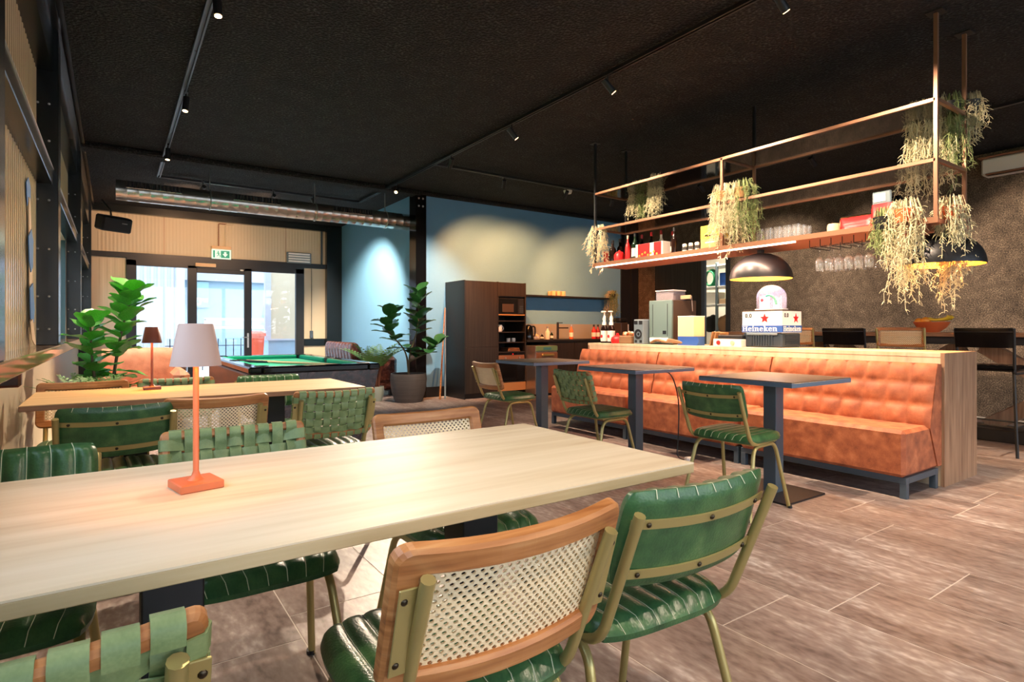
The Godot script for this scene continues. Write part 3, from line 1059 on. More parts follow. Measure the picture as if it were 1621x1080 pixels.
	sm.xf = Transform3D(Basis(Vector3(1, 0, 0), 0.25), Vector3.ZERO)
	sm.box(Vector3.ZERO, Vector3(0.38, 0.2, 0.2), 0.02)
	part("cabinet", sm, M.black, sp)
	var gm := MB.new()
	gm.xf = sm.xf
	gm.box(Vector3(0, 0, 0.102), Vector3(0.35, 0.17, 0.01), 0.004)
	part("grille", gm, M.black_steel, sp)
	part("badge", bx(Vector3(0.08, 0.0, 0.11), Vector3(0.07, 0.012, 0.004)), M.steel, sp)
	var bm := MB.new()
	bm.tube([Vector3(0, 0.08, -0.05), Vector3(0, 0.2, -0.08), Vector3(-0.1, 0.32, -0.1)], 0.012, 8)
	part("bracket", bm, M.black, sp)
	# exit sign
	var ex := thing("exit_sign", "lit green and white running-man exit sign above the door", "sign", Vector3(1.675, 2.51, Z_FAR + 0.06))
	part("housing", bx(Vector3(0, 0.1, -0.01), Vector3(0.34, 0.06, 0.06), 0.006), M.card_tan, ex)
	part("lit_panel", bx(Vector3(0, -0.02, 0), Vector3(0.33, 0.18, 0.016), 0.002), M.exit_white, ex)
	part("sign_green", bx(Vector3(0.065, -0.02, 0.0085), Vector3(0.15, 0.135, 0.002)), M.exit_green, ex)
	part("sign_green", bx(Vector3(-0.125, -0.02, 0.0085), Vector3(0.03, 0.135, 0.002)), M.exit_green, ex)
	var man := MB.new()
	man.ball(Vector3(-0.055, 0.028, 0.009), Vector3(0.012, 0.012, 0.002), 10, 5)
	for q in [[-0.06, 0.012, -0.045, -0.03, 0.009], [-0.045, -0.03, -0.02, -0.05, 0.006], [-0.02, -0.05, -0.03, -0.08, 0.006], [-0.045, -0.03, -0.075, -0.06, 0.006], [-0.06, 0.005, -0.085, -0.015, 0.005], [-0.055, 0.008, -0.025, -0.008, 0.005]]:
		man.tube([Vector3(q[0], q[1], 0.009), Vector3(q[2], q[3], 0.009)], q[4], 6)
	part("running_man_sign", man, M.exit_green, ex)
	var ar := MB.new()
	ar.prism(PackedVector2Array([Vector2(0.045, 0.025), Vector2(0.085, 0.025), Vector2(0.085, -0.015), Vector2(0.11, -0.015), Vector2(0.065, -0.07), Vector2(0.02, -0.015), Vector2(0.045, -0.015)]), 0.0095, 0.011)
	part("sign_arrow", ar, M.exit_white, ex)
	for px in [-0.045, 0.075]:
		var c := MB.new()
		c.tube(fillet([Vector3(px, 0.12, -0.03), Vector3(px, 0.56, -0.03), Vector3(px + 0.14, 0.56, -0.03)], 0.03), 0.011, 8)
		part("cable_conduit", c, M.bronze if px < 0 else M.cream, ex)
	var el := AreaLight3D.new()
	el.name = "sign_light"
	ex.add_child(el)
	el.position = Vector3(0, -0.02, 0.016)
	el.rotation.y = PI
	el.area_size = Vector2(0.32, 0.17)
	el.light_energy = 0.15
	el.light_color = Color(0.75, 1, 0.95)
	el.area_range = 12
	el.shadow_enabled = true
	# wall vent
	var ve := thing("wall_vent", "white louvred vent above the door frame", "vent", Vector3(3.1, 2.52, Z_FAR + 0.03))
	part("frame", bx(Vector3(0, 0, 0), Vector3(0.48, 0.22, 0.06), 0.01), M.plastic_grey, ve)
	for q in 4:
		var lv := MB.new()
		lv.xf = Transform3D(Basis(Vector3(1, 0, 0), 0.6), Vector3(0, -0.075 + q * 0.05, 0.035))
		lv.box(Vector3.ZERO, Vector3(0.42, 0.04, 0.006))
		part("louvre", lv, M.white, ve)
	# air conditioner on the textured wall
	var ac := thing("air_conditioner", "white wall air conditioner high on the textured brown wall", "air conditioner", Vector3(X_RIGHT, 3.02, -2.1), -PI / 2)
	part("housing", bx(Vector3(0, 0, 0.1), Vector3(0.95, 0.2, 0.2), 0.02), M.paper, ac)
	part("flap", bx(Vector3(0, -0.09, 0.17), Vector3(0.86, 0.02, 0.09), 0.006), M.bronze, ac)
	part("surround", bx(Vector3(0, 0.115, 0.11), Vector3(1.0, 0.02, 0.22), 0.004), M.bronze, ac)
	# socket and cable beside the door
	var sk := thing("cable_drop", "black cable with a socket box beside the entrance door", "cable", Vector3(3.35, 0.9, Z_FAR + 0.03))
	var cb := MB.new()
	cb.tube([Vector3(0, 0.1, 0), Vector3(0.004, 0.7, 0), Vector3(0, 1.42, 0)], 0.006, 6)
	part("cable", cb, M.black, sk)
	part("socket_box", bx(Vector3(0, 0.07, 0.0), Vector3(0.06, 0.15, 0.05), 0.006), M.slate_steel, sk)

# ---------------------------------------------------------------- bar, bench, hanging shelf
func trailing_plant(label: String, at: Vector3, mats: Array, strands: int, spread: Vector2, len_min: float, len_max: float, pot_m: Material, sd: int) -> void:
	var t := thing("trailing_plant", label, "plant", at, 0, "trailing plants on the shelves")
	var r := RandomNumberGenerator.new()
	r.seed = sd
	var p := MB.new()
	p.lathe([Vector2(0, 0.0), Vector2(0.05, 0.0), Vector2(0.065, 0.09), Vector2(0.06, 0.09), Vector2(0.055, 0.075), Vector2(0, 0.075)], 16)
	part("pot", p, pot_m, t)
	for mi in mats.size():
		var m := MB.new()
		for k in strands:
			var a := r.randf() * TAU
			var rad := sqrt(r.randf())
			var o := Vector3(cos(a) * rad * spread.x, 0.0, sin(a) * rad * spread.y)
			if mats.size() > 1:
				o.z += (mi - 0.5) * spread.y * 1.1
			var ln := lerpf(len_max, len_min, pow(rad, 1.4)) * r.randf_range(0.7, 1.0)
			var pts := [Vector3(o.x * 0.3, 0.08, o.z * 0.3), Vector3(o.x * 0.7, 0.13 + r.randf() * 0.04, o.z * 0.7), Vector3(o.x, 0.06, o.z)]
			var steps := maxi(4, int(ln / 0.055))
			var q := Vector3(o.x, 0.06, o.z)
			var dr := Vector3(r.randfn() * 0.006, 0, r.randfn() * 0.006)
			for s in steps:
				q += Vector3(r.randfn() * 0.008, -ln / steps, r.randfn() * 0.008) + dr
				pts.append(q)
			m.tube(pts, 0.0026, 3, false, 0.002, false)
			# side twigs
			for s in range(2, pts.size()):
				for w in 3:
					var b: Vector3 = pts[s] + Vector3(0, r.randf() * 0.04, 0)
					var d := Vector3(r.randfn(), -r.randf() * 0.9 - 0.1, r.randfn()).normalized() * r.randf_range(0.02, 0.042)
					m.tube([b, b + d * 0.55, b + d + Vector3(0, -0.008, 0)], 0.0026, 3, false, 0.0016, false)
		var o2 := part("strands", m, mats[mi], t)
		o2.set_meta("kind", "stuff")

func bottle(label: String, at: Vector3, r: float, h: float, m: Material, cap: Material, lab: Material, called := "bottle", group := "bottles on the hanging bar shelf") -> Node3D:
	var t := thing(called, label, "bottle", at, 0, group)
	var b := MB.new()
	b.lathe([Vector2(0, 0), Vector2(r * 0.95, 0), Vector2(r, h * 0.03), Vector2(r, h * 0.55), Vector2(r * 0.85, h * 0.64), Vector2(r * 0.4, h * 0.74), Vector2(r * 0.36, h * 0.92), Vector2(0, h * 0.92)], 16)
	part("body", b, m, t)
	var c := MB.new()
	c.lathe([Vector2(r * 0.42, h * 0.86), Vector2(r * 0.42, h), Vector2(0, h)], 12, true)
	part("cap", c, cap, t)
	if lab:
		var l := MB.new()
		l.lathe([Vector2(r * 1.0, h * 0.15), Vector2(r * 1.03, h * 0.15), Vector2(r * 1.03, h * 0.45), Vector2(r, h * 0.45)], 16, true)
		part("label", l, lab, t)
	return t

func bench_unit(label: String, z0: float, z1: float, ends: Array) -> void:
	var L := z1 - z0
	var t := thing("bench_seat", label, "bench", Vector3(0, 0, z0), 0, "upholstered bench units along the bar")
	part("seat", bc(4.11, 0.135, 0.012, 4.655, 0.435, L - 0.012, 0.022), M.suede, t)
	var m := MB.new()
	var cols := 8
	var rows := 3
	var n := 7
	var g := []
	for i in cols * n + 1:
		var row := PackedVector3Array()
		var u := float(i) / (cols * n)
		for j in rows * n + 1:
			var v := float(j) / (rows * n)
			var su := 1.0 - pow(absf(2.0 * fposmod(u * cols, 1.0) - 1.0), 2.6)
			var sv := 1.0 - pow(absf(2.0 * fposmod(v * rows, 1.0) - 1.0), 2.6)
			var bulge := 0.02 * su * sv + 0.006 * (su + sv) + (0.01 * sin(PI * v))
			var x := lerpf(4.475, 4.60, pow(v, 0.9))
			var y := lerpf(0.42, 0.845, v)
			row.append(Vector3(x - bulge, y + bulge * 0.2, 0.004 + u * (L - 0.008)))
		g.append(row)
	m.grid(g)
	# make the tufted face look outwards
	m.out_from(0, Vector3(5.5, 0.4, L / 2))
	var side := PackedVector2Array([Vector2(4.60, 0.15), Vector2(4.66, 0.15), Vector2(4.66, 0.84), Vector2(4.595, 0.845), Vector2(4.54, 0.63), Vector2(4.475, 0.42)])
	m.prism(side, 0.004, L - 0.004)
	part("backrest", m, M.suede, t)
	var f := MB.new()
	for x in [4.15, 4.6]:
		f.box(Vector3(x, 0.115, L / 2), Vector3(0.04, 0.04, L - 0.02), 0.002)
	for z in [0.03, L - 0.03]:
		f.box(Vector3(4.375, 0.115, z), Vector3(0.41, 0.04, 0.04), 0.002)
	part("base_frame", f, M.slate_steel, t)
	for x in [4.15, 4.6]:
		for z in [0.03, L - 0.03]:
			part("leg", bc(x - 0.02, 0, z - 0.02, x + 0.02, 0.096, z + 0.02, 0.002), M.slate_steel, t)

func bistro_table(label: String, at: Vector3) -> void:
	var t := thing("bistro_table", label, "table", at, 0, "small square tables along the bench")
	part("table_top", bx(Vector3(0, 0.7635, 0), Vector3(0.69, 0.005, 0.65), 0.001), M.table_dark, t)
	part("edge_band", bx(Vector3(0, 0.747, 0), Vector3(0.695, 0.027, 0.655), 0.002), M.table_edge, t)
	part("column", bx(Vector3(0, 0.37, 0), Vector3(0.09, 0.73, 0.09), 0.003), M.slate_steel, t)
	part("top_plate", bx(Vector3(0, 0.729, 0), Vector3(0.3, 0.008, 0.3)), M.black, t)
	part("base_plate", bx(Vector3(0, 0.006, 0), Vector3(0.45, 0.012, 0.45), 0.002), M.black_steel, t)

func tumbler_mesh(r: float, h: float) -> ArrayMesh:
	var m := MB.new()
	m.lathe([Vector2(0, 0), Vector2(r * 0.82, 0), Vector2(r, h), Vector2(r * 0.92, h), Vector2(r * 0.74, 0.012), Vector2(0, 0.012)], 14)
	return m.mesh()

func bar_zone() -> void:
	# counter
	var b := thing("bar_counter", "long bar counter clad in pale wood with an oak end panel", "bar counter", Vector3(0, 0, 0))
	part("front_panel", bc(4.675, 0.0, -5.18, 4.70, 0.89, -1.62), M.ash_z, b)
	part("back_panel", bc(5.23, 0.0, -5.18, 5.255, 0.89, -1.62), M.oak_v, b)
	part("end_panel", bc(4.672, 0.0, -1.62, 5.262, 0.915, -1.595, 0.001), M.oak_v, b)
	part("end_panel", bc(4.672, 0.0, -5.205, 5.262, 0.89, -5.18, 0.001), M.oak_v, b)
	part("worktop", bc(4.672, 0.885, -5.205, 5.262, 0.915, -1.6205, 0.001), M.ash_z, b)
	bench_unit("orange-brown tufted bench unit at the oak end of the bar", -2.80, -1.605, [])
	bench_unit("orange-brown tufted middle bench unit between two others along the bar", -4.04, -2.805, [])
	bench_unit("orange-brown tufted bench unit nearest the kitchen", -5.23, -4.045, [])
	bistro_table("small square table with grey edge beside the green padded chair", Vector3(3.6, 0, -2.19))
	bistro_table("middle small square table beside the woven-back chair", Vector3(3.61, 0, -3.43))
	bistro_table("small square table beside the cane-back chair nearest the kitchen", Vector3(3.58, 0, -4.68))
	var pc := MB.new()
	pc.tube(smooth([Vector3(3.66, 0.735, -3.2), Vector3(3.74, 0.70, -3.16), Vector3(3.80, 0.5, -3.14), Vector3(3.80, 0.2, -3.14), Vector3(3.79, 0.05, -3.14), Vector3(3.84, 0.012, -3.1)]), 0.005, 6)
	var pcs := thing("power_cord", "thin black power cord hanging from the middle small table", "cord")
	part("cord", pc, M.black, pcs)
	part("plug", bx(Vector3(3.86, 0.02, -3.09), Vector3(0.06, 0.035, 0.04), 0.008), M.white, pcs)
	# hanging shelf
	var xa := 4.6
	var xb := 5.1
	var za := -5.0
	var zb := -1.62
	var rk := thing("hanging_shelf", "bronze steel hanging shelf rack with smoked glass over the bar", "shelf rack")
	for x in [xa, xb]:
		for z in [za, zb]:
			part("hanger_pole", bc(x - 0.0125, 1.8, z - 0.0125, x + 0.0125, H_CEIL, z + 0.0125, 0.001), M.bronze if z > -2 else M.black_steel, rk)
			part("ceiling_plate", bc(x - 0.05, H_CEIL - 0.008, z - 0.05, x + 0.05, H_CEIL, z + 0.05), M.black, rk)
		part("middle_post", bc(x - 0.0125, 1.8, -3.3125, x + 0.0125, 2.65, -3.2875, 0.001), M.bronze, rk)
	part("hanger_pole", bc(xb - 0.0125, 2.65, -3.3125, xb + 0.0125, H_CEIL, -3.2875, 0.001), M.black_steel, rk)
	for y in [2.64, 2.23]:
		for x in [xa, xb]:
			part("rail", bc(x - 0.0125, y - 0.0125, za, x + 0.0125, y + 0.0125, zb, 0.001), M.bronze, rk)
		for z in [za, -3.3, zb]:
			part("cross_rail", bc(xa, y - 0.0125, z - 0.0125, xb, y + 0.0125, z + 0.0125, 0.001), M.bronze, rk)
		for q in [[za, -3.3], [-3.3, zb]]:
			part("glass_shelf", bc(xa + 0.012, y - 0.002, q[0] + 0.012, xb - 0.012, y + 0.006, q[1] - 0.012), M.smoked_glass, rk)
	part("shelf_board", bc(xa - 0.02, 1.80, za - 0.02, xb + 0.02, 1.83, zb + 0.02, 0.002), M.copper_paint, rk)
	part("shelf_lip", bc(xa - 0.026, 1.80, za - 0.02, xa - 0.02, 1.84, zb + 0.02), M.bronze, rk)
	part("led_strip", bc(xa - 0.02, 1.786, za + 0.02, xa + 0.0, 1.7995, -2.6, 0.003), M.led, rk)
	var ll := AreaLight3D.new()
	ll.name = "led_light"
	rk.add_child(ll)
	ll.area_size = Vector2(0.02, 2.36)
	ll.position = Vector3(xa - 0.01, 1.782, -3.79)
	ll.rotation = Vector3(-PI / 2, 0, 0)
	ll.light_color = Color(1.0, 0.8, 0.68)
	ll.light_energy = 3.0
	ll.area_range = 8
	ll.shadow_enabled = true
	# wire glass hangers
	var gh := MB.new()
	for k in 8:
		var z := -2.52 + k * 0.085
		gh.tube(fillet([Vector3(4.66, 1.80, z), Vector3(4.66, 1.74, z), Vector3(4.98, 1.74, z), Vector3(4.98, 1.80, z)], 0.01, 3), 0.003, 5)
		gh.tube([Vector3(4.66, 1.74, z), Vector3(4.66, 1.74, z + 0.055)], 0.003, 5)
	part("wire_glass_hanger", gh, M.black, rk)
	# wine glasses hanging upside down
	var wg := MB.new()
	wg.lathe([Vector2(0.033, 0), Vector2(0.033, -0.003), Vector2(0.006, -0.008), Vector2(0.0035, -0.02), Vector2(0.0035, -0.085), Vector2(0.012, -0.095), Vector2(0.034, -0.125), Vector2(0.035, -0.15), Vector2(0.028, -0.205), Vector2(0.026, -0.205), Vector2(0.033, -0.15), Vector2(0.031, -0.127), Vector2(0.004, -0.1)], 14)
	var wgm := wg.mesh()
	for k in 12:
		solo("wine_glass", wgm, M.tumbler, "clear wine glass hanging upside down under the bar shelf", "glass", Vector3([4.74, 4.9][k % 2], 1.757, -2.48 + int(k / 2.0) * 0.075 + (k % 2) * 0.03), 0, "wine glasses hanging under the bar shelf")
	# tumblers in rows
	var tm := tumbler_mesh(0.034, 0.125)
	for k in 15:
		solo("tumbler", tm, M.tumbler, "clear tall tumbler in the rows on the bar shelf", "glass", Vector3(4.7 + (k % 3) * 0.085, 1.83, -2.98 + int(k / 3.0) * 0.082), 0, "tumblers in rows on the bar shelf")
	# bottles and boxes on the shelf
	var y := 1.83
	solo("spice_tin", bx(Vector3(0, 0.075, 0), Vector3(0.05, 0.15, 0.05), 0.006), M.red, "narrow red tin beside the trailing plant at the shelf's far end", "tin", Vector3(4.72, y, -4.94))
	bottle("dark squat bottle beside the narrow red tin", Vector3(4.74, y, -4.86), 0.042, 0.27, M.bottle_dark, M.black, null)
	bottle("dark bottle with a tan base label behind the squat bottle", Vector3(4.86, y, -4.86), 0.04, 0.3, M.bottle_dark, M.black, M.card_tan)
	var rt := MB.new()
	rt.lathe([Vector2(0, 0), Vector2(0.055, 0), Vector2(0.062, 0.03), Vector2(0.06, 0.09), Vector2(0.04, 0.12), Vector2(0.015, 0.128), Vector2(0.012, 0.14), Vector2(0, 0.14)], 20)
	solo("round_tin", rt, M.red, "round red lidded tin on the hanging shelf", "tin", Vector3(4.72, y, -4.73))
	bottle("tall bottle with a red body and pale neck next to the round tin", Vector3(4.72, y, -4.60), 0.03, 0.29, M.red, M.card_tan, null)
	bottle("tall green-black bottle between the red bottle and the snack box", Vector3(4.74, y, -4.51), 0.038, 0.31, M.bottle_green, M.black, M.paper)
	bottle("bottle with a dark red top behind the snack box, next to the green-black one", Vector3(4.9, y, -4.56), 0.032, 0.31, M.bottle_dark, M.red_dark, M.red)
	bottle("bottle with a bright red cap behind the snack box", Vector3(4.9, y, -4.42), 0.032, 0.32, M.bottle_dark, M.red, M.red_dark)
	bottle("bottle with a white neck label behind the snack box", Vector3(4.9, y, -4.28), 0.032, 0.32, M.white, M.red_dark, M.paper)
	bottle("short-necked bottle with a red cap behind the snack box's far end", Vector3(4.92, y, -4.14), 0.032, 0.29, M.bottle_dark, M.red, M.paper)
	bottle("slim black bottle beside the snack box", Vector3(4.74, y, -3.97), 0.03, 0.29, M.bottle_dark, M.black, null)
	var sb := thing("snack_box", "red and cream snack carton with orange pictures on the hanging shelf", "carton", Vector3(4.72, y, -4.24), 0.0)
	part("carton", bx(Vector3(0, 0.08, 0), Vector3(0.12, 0.16, 0.38), 0.003), M.paper, sb)
	part("printed_face", bx(Vector3(-0.0605, 0.082, -0.07), Vector3(0.002, 0.152, 0.17)), M.red, sb)
	part("printed_face", bx(Vector3(-0.0605, 0.082, 0.12), Vector3(0.002, 0.152, 0.1)), M.red_dark, sb)
	for q in 7:
		var bl := MB.new()
		bl.ball(Vector3(-0.062, 0.035 + (q % 3) * 0.014, -0.13 + q * 0.04), Vector3(0.002, 0.013, 0.014), 10, 6)
		part("picture_spot", bl, M.orange_fruit, sb)
	for k in 3:
		var sh := thing("shaker", "small glass shaker with a pale lid on the bar shelf", "shaker", Vector3(4.72, y, -3.82 + k * 0.075), 0, "small shakers on the bar shelf")
		var s1 := MB.new()
		s1.lathe([Vector2(0, 0), Vector2(0.024, 0), Vector2(0.026, 0.06), Vector2(0.02, 0.075), Vector2(0, 0.075)], 14)
		part("body", s1, M.tumbler, sh)
		var s2 := MB.new()
		s2.lathe([Vector2(0.022, 0.074), Vector2(0.022, 0.095), Vector2(0.015, 0.104), Vector2(0, 0.104)], 14)
		part("lid", s2, M.paper, sh)
		var s3 := MB.new()
		s3.lathe([Vector2(0, 0.004), Vector2(0.021, 0.004), Vector2(0.021, 0.04), Vector2(0, 0.04)], 12)
		part("filling", s3, M.paper, sh)
	var yb := thing("tea_carton", "yellow and brown carton standing behind the trailing plant", "carton", Vector3(4.8, y, -3.53))
	part("lower_half", bx(Vector3(0, 0.06, 0), Vector3(0.16, 0.12, 0.2), 0.002), M.cardboard, yb)
	part("upper_half", bx(Vector3(0, 0.185, 0), Vector3(0.16, 0.13, 0.2), 0.002), M.banana, yb)
	part("print_band", bx(Vector3(-0.081, 0.15, 0.02), Vector3(0.002, 0.018, 0.13)), M.bottle_dark, yb)
	part("print_band", bx(Vector3(-0.081, 0.085, 0.02), Vector3(0.002, 0.012, 0.13)), M.paper, yb)
	# boards and coffee bags near the end
	var cbm := MB.new()
	cbm.xf = Transform3D(Basis(Vector3(0, 0, 1), -0.2), Vector3.ZERO)
	cbm.box(Vector3(0, 0.09, 0), Vector3(0.025, 0.18, 0.34), 0.012)
	solo("cutting_board", cbm, M.card_tan, "pale wooden board leaning behind the red coffee bags", "board", Vector3(4.93, y, -2.26))
	var jar := MB.new()
	jar.lathe([Vector2(0, 0), Vector2(0.045, 0), Vector2(0.048, 0.06), Vector2(0.04, 0.085), Vector2(0, 0.085)], 18)
	solo("small_jar", jar, M.card_tan, "small amber jar beside the red coffee bag", "jar", Vector3(4.72, y, -2.36))
	for q in [[-2.19, 0.12, 0.26, 0.13, "red coffee bag lying on its side on the bar shelf", 0.0], [-2.02, 0.19, 0.14, 0.11, "tall red coffee bag with a silver top standing on the bar shelf", 1.0]]:
		var cb := thing("coffee_bag", q[4], "bag", Vector3(4.75, y, q[0]))
		var bag := MB.new()
		var rows := []
		for i in 9:
			var v := i / 8.0
			var row := PackedVector3Array()
			for k in 20:
				var a := TAU * k / 20
				var sx: float = 0.05 * (1.0 - pow(v, 3) * 0.8)
				row.append(Vector3(cos(a) * sx * (1.0 + 0.08 * sin(v * 17 + k)), v * q[1], signf(sin(a)) * pow(absf(sin(a)), 0.5) * q[2] * 0.5 * (1.0 + 0.03 * sin(k * 2.3 + v * 9))))
			rows.append(row)
		bag.grid(rows, false, true)
		bag.out_from(0, Vector3(0, q[1] * 0.5, 0))
		part("body", bag, M.red, cb)
		if q[5] > 0.5:
			part("silver_top", bx(Vector3(0, q[1] + 0.045, 0.0), Vector3(0.02, 0.1, 0.13), 0.008), M.plastic_grey, cb)
			part("print_panel", bx(Vector3(-0.013, q[1] + 0.045, -0.01), Vector3(0.004, 0.06, 0.08)), M.paper, cb)
	var db := MB.new()
	db.box(Vector3(0, 0.13, 0), Vector3(0.07, 0.26, 0.09), 0.02)
	solo("foil_bag", db, M.black_gloss, "dark foil bag standing behind the tall red coffee bag", "bag", Vector3(4.9, y, -1.98))
	# pendants
	for q in [[-3.08, "black dome pendant lamp with gold inside above the beer crates"], [-1.69, "black dome pendant lamp with gold inside behind the hanging plants"]]:
		var pd := thing("pendant_lamp", q[1], "pendant lamp", Vector3(4.86, 1.535, q[0]), 0, "dome pendant lamps over the bar")
		var ou := []
		var inn := []
		for i in 13:
			var a := PI * 0.5 * i / 12
			ou.append(Vector2(0.268 * cos(a), 0.235 * sin(a)))
			inn.append(Vector2(0.262 * cos(a), 0.229 * sin(a)))
		var om := MB.new()
		om.lathe([Vector2(0.262, 0.0)] + ou, 40)
		part("outer_shade", om, M.black_steel, pd)
		var im := MB.new()
		inn.reverse()
		im.lathe(inn, 40)
		part("inner_shade", im, M.dome_gold, pd)
		var cp := MB.new()
		cp.lathe([Vector2(0.03, 0.23), Vector2(0.03, 0.262), Vector2(0, 0.262)], 16)
		part("cap", cp, M.black, pd)
		var bu := MB.new()
		bu.ball(Vector3(0, 0.14, 0), Vector3(0.045, 0.045, 0.045), 14, 10)
		part("bulb", bu, M.dome_bulb, pd)
		var l := OmniLight3D.new()
		l.name = "bulb_light"
		pd.add_child(l)
		l.position = Vector3(0, 0.14, 0)
		l.light_energy = 1.2
		l.light_color = Color(1.0, 0.78, 0.5)
		l.light_size = 0.045
		l.omni_range = 12
		l.shadow_enabled = true
	# trailing plants on the rack
	var A: Material = M.strand
	var G: Material = M.strand_green
	trailing_plant("cream-green trailing plant at the kitchen end of the shelf board", Vector3(4.63, 2.12, -4.99), [A], 46, Vector2(0.08, 0.13), 0.2, 0.5, M.black, 41)
	trailing_plant("trailing plant on the upper glass shelf at the kitchen end, next to the corner pole", Vector3(5.02, 2.64, -4.72), [A, G], 30, Vector2(0.08, 0.1), 0.2, 0.44, M.black, 42)
	trailing_plant("trailing plant on the upper glass shelf, second from the kitchen end", Vector3(4.95, 2.64, -4.4), [A], 46, Vector2(0.08, 0.1), 0.25, 0.5, M.black, 43)
	trailing_plant("cream trailing plant on the middle post above the tea carton", Vector3(4.62, 2.25, -3.32), [A], 54, Vector2(0.08, 0.11), 0.3, 0.62, M.cardboard, 44)
	trailing_plant("cream-green trailing plant on the middle post above the tumblers", Vector3(4.62, 2.25, -3.12), [A, G], 34, Vector2(0.08, 0.1), 0.3, 0.62, M.cardboard, 45)
	trailing_plant("big cream trailing plant hanging over the end pendant lamp", Vector3(4.58, 1.83, -1.80), [A], 70, Vector2(0.08, 0.12), 0.3, 0.78, M.orange_clay, 46)
	trailing_plant("big cream trailing plant on the shelf end, beyond the front pole", Vector3(4.74, 1.83, -1.585), [A], 70, Vector2(0.09, 0.1), 0.3, 0.78, M.orange_clay, 47)
	trailing_plant("small dark green trailing plant between the coffee bags and the cream ones", Vector3(4.6, 1.80, -1.95), [G], 40, Vector2(0.06, 0.07), 0.18, 0.3, M.black, 48)
	trailing_plant("long cream trailing plant on the top glass shelf at the bar end", Vector3(5.03, 2.65, -1.88), [A], 56, Vector2(0.07, 0.09), 0.5, 0.85, M.black, 49)
	trailing_plant("cream trailing plant on the top glass shelf beside the rear corner pole", Vector3(5.06, 2.65, -1.69), [A, G], 30, Vector2(0.06, 0.06), 0.3, 0.7, M.black, 50)
	trailing_plant("cream trailing plant hanging outside the rear corner pole", Vector3(5.16, 2.65, -1.60), [A], 46, Vector2(0.06, 0.08), 0.15, 0.4, M.black, 51)
	# things on the bar
	var t := 0.915
	for k in 2:
		var pb := thing("syrup_bottle", "dark syrup bottle with a white pump on the far end of the bar", "bottle", Vector3(4.80, t, -5.06 + k * 0.115), 0, "syrup pump bottles on the bar")
		var m := MB.new()
		m.lathe([Vector2(0, 0), Vector2(0.042, 0), Vector2(0.043, 0.16), Vector2(0.03, 0.2), Vector2(0.02, 0.22), Vector2(0, 0.22)], 18)
		part("body", m, M.bottle_dark, pb)
		var lb := MB.new()
		lb.lathe([Vector2(0.0435, 0.02), Vector2(0.0445, 0.02), Vector2(0.0445, 0.145), Vector2(0.0435, 0.145)], 18, true)
		part("label", lb, M.paper, pb)
		var fr := MB.new()
		fr.ball(Vector3(-0.0445, 0.08, 0), Vector3(0.003, 0.02, 0.018), 10, 6)
		part("label_fruit", fr, M.red, pb)
		var pu := MB.new()
		pu.lathe([Vector2(0.024, 0.2), Vector2(0.026, 0.24), Vector2(0.016, 0.26), Vector2(0.024, 0.28), Vector2(0.016, 0.31), Vector2(0.008, 0.33), Vector2(0.008, 0.36), Vector2(0, 0.36)], 14)
		pu.box(Vector3(-0.012, 0.368, 0), Vector3(0.07, 0.018, 0.02), 0.005)
		part("pump", pu, M.paper, pb)
	var tt := MB.new()
	tt.lathe([Vector2(0, 0), Vector2(0.07, 0), Vector2(0.08, 0.035), Vector2(0.07, 0.07), Vector2(0.03, 0.09), Vector2(0.016, 0.095), Vector2(0.016, 0.115), Vector2(0, 0.118)], 20)
	solo("timer_pot", tt, M.red, "small red lidded pot beside the pump bottles", "pot", Vector3(4.79, t, -4.83))
	var bk := thing("wicker_basket", "small basket of wrapped biscuits on the bar", "basket", Vector3(4.80, t, -4.66))
	part("basket", bx(Vector3(0, 0.045, 0), Vector3(0.14, 0.09, 0.2), 0.012), M.grass_basket, bk)
	var rr := RandomNumberGenerator.new()
	rr.seed = 9
	for k in 16:
		var m := MB.new()
		m.xf = Transform3D(Basis.from_euler(Vector3(rr.randf(), rr.randf() * 3, rr.randf())), Vector3(rr.randf_range(-0.05, 0.05), 0.1 + rr.randf() * 0.02, rr.randf_range(-0.085, 0.085)))
		m.box(Vector3.ZERO, Vector3(0.03, 0.045, 0.03), 0.006)
		part("biscuit", m, [M.cardboard, M.card_tan, M.orange_clay, M.paper][k % 4], bk)
	var sp := thing("desk_loudspeaker", "small grey desktop loudspeaker on the bar", "loudspeaker", Vector3(4.8, t, -4.44))
	part("cabinet", bx(Vector3(0, 0.135, 0), Vector3(0.17, 0.27, 0.14), 0.008), M.plastic_grey, sp)
	var cn := MB.new()
	cn.xf = Transform3D(Basis(Vector3(0, 0, 1), PI / 2), Vector3(-0.086, 0.11, 0))
	cn.lathe([Vector2(0.052, 0), Vector2(0.054, 0.004), Vector2(0.046, 0.006), Vector2(0.02, -0.004), Vector2(0.012, 0.002), Vector2(0, 0.004)], 24)
	part("woofer", cn, M.black_steel, sp)
	for z in [-0.035, 0.035]:
		part("tweeter_grille", bx(Vector3(-0.086, 0.235, z), Vector3(0.004, 0.04, 0.05), 0.002), M.black_steel, sp)
		part("bass_port", bx(Vector3(-0.086, 0.03, z), Vector3(0.004, 0.03, 0.035), 0.002), M.black_steel, sp)
	var cm := thing("coffee_machine", "tall grey-green coffee machine with a bean hopper on the bar", "coffee machine", Vector3(4.98, t, -4.2))
	part("housing", bx(Vector3(0.02, 0.235, 0), Vector3(0.38, 0.47, 0.31), 0.006), M.machine_brown, cm)
	part("front_cover", bx(Vector3(-0.175, 0.24, 0), Vector3(0.03, 0.46, 0.31), 0.006), M.machine_green, cm)
	for z in [-0.1, 0.1]:
		part("cover_groove", bx(Vector3(-0.191, 0.26, z), Vector3(0.002, 0.34, 0.005)), M.black, cm)
	part("display_screen", bx(Vector3(-0.192, 0.13, 0.06), Vector3(0.004, 0.035, 0.045), 0.001), M.black_gloss, cm)
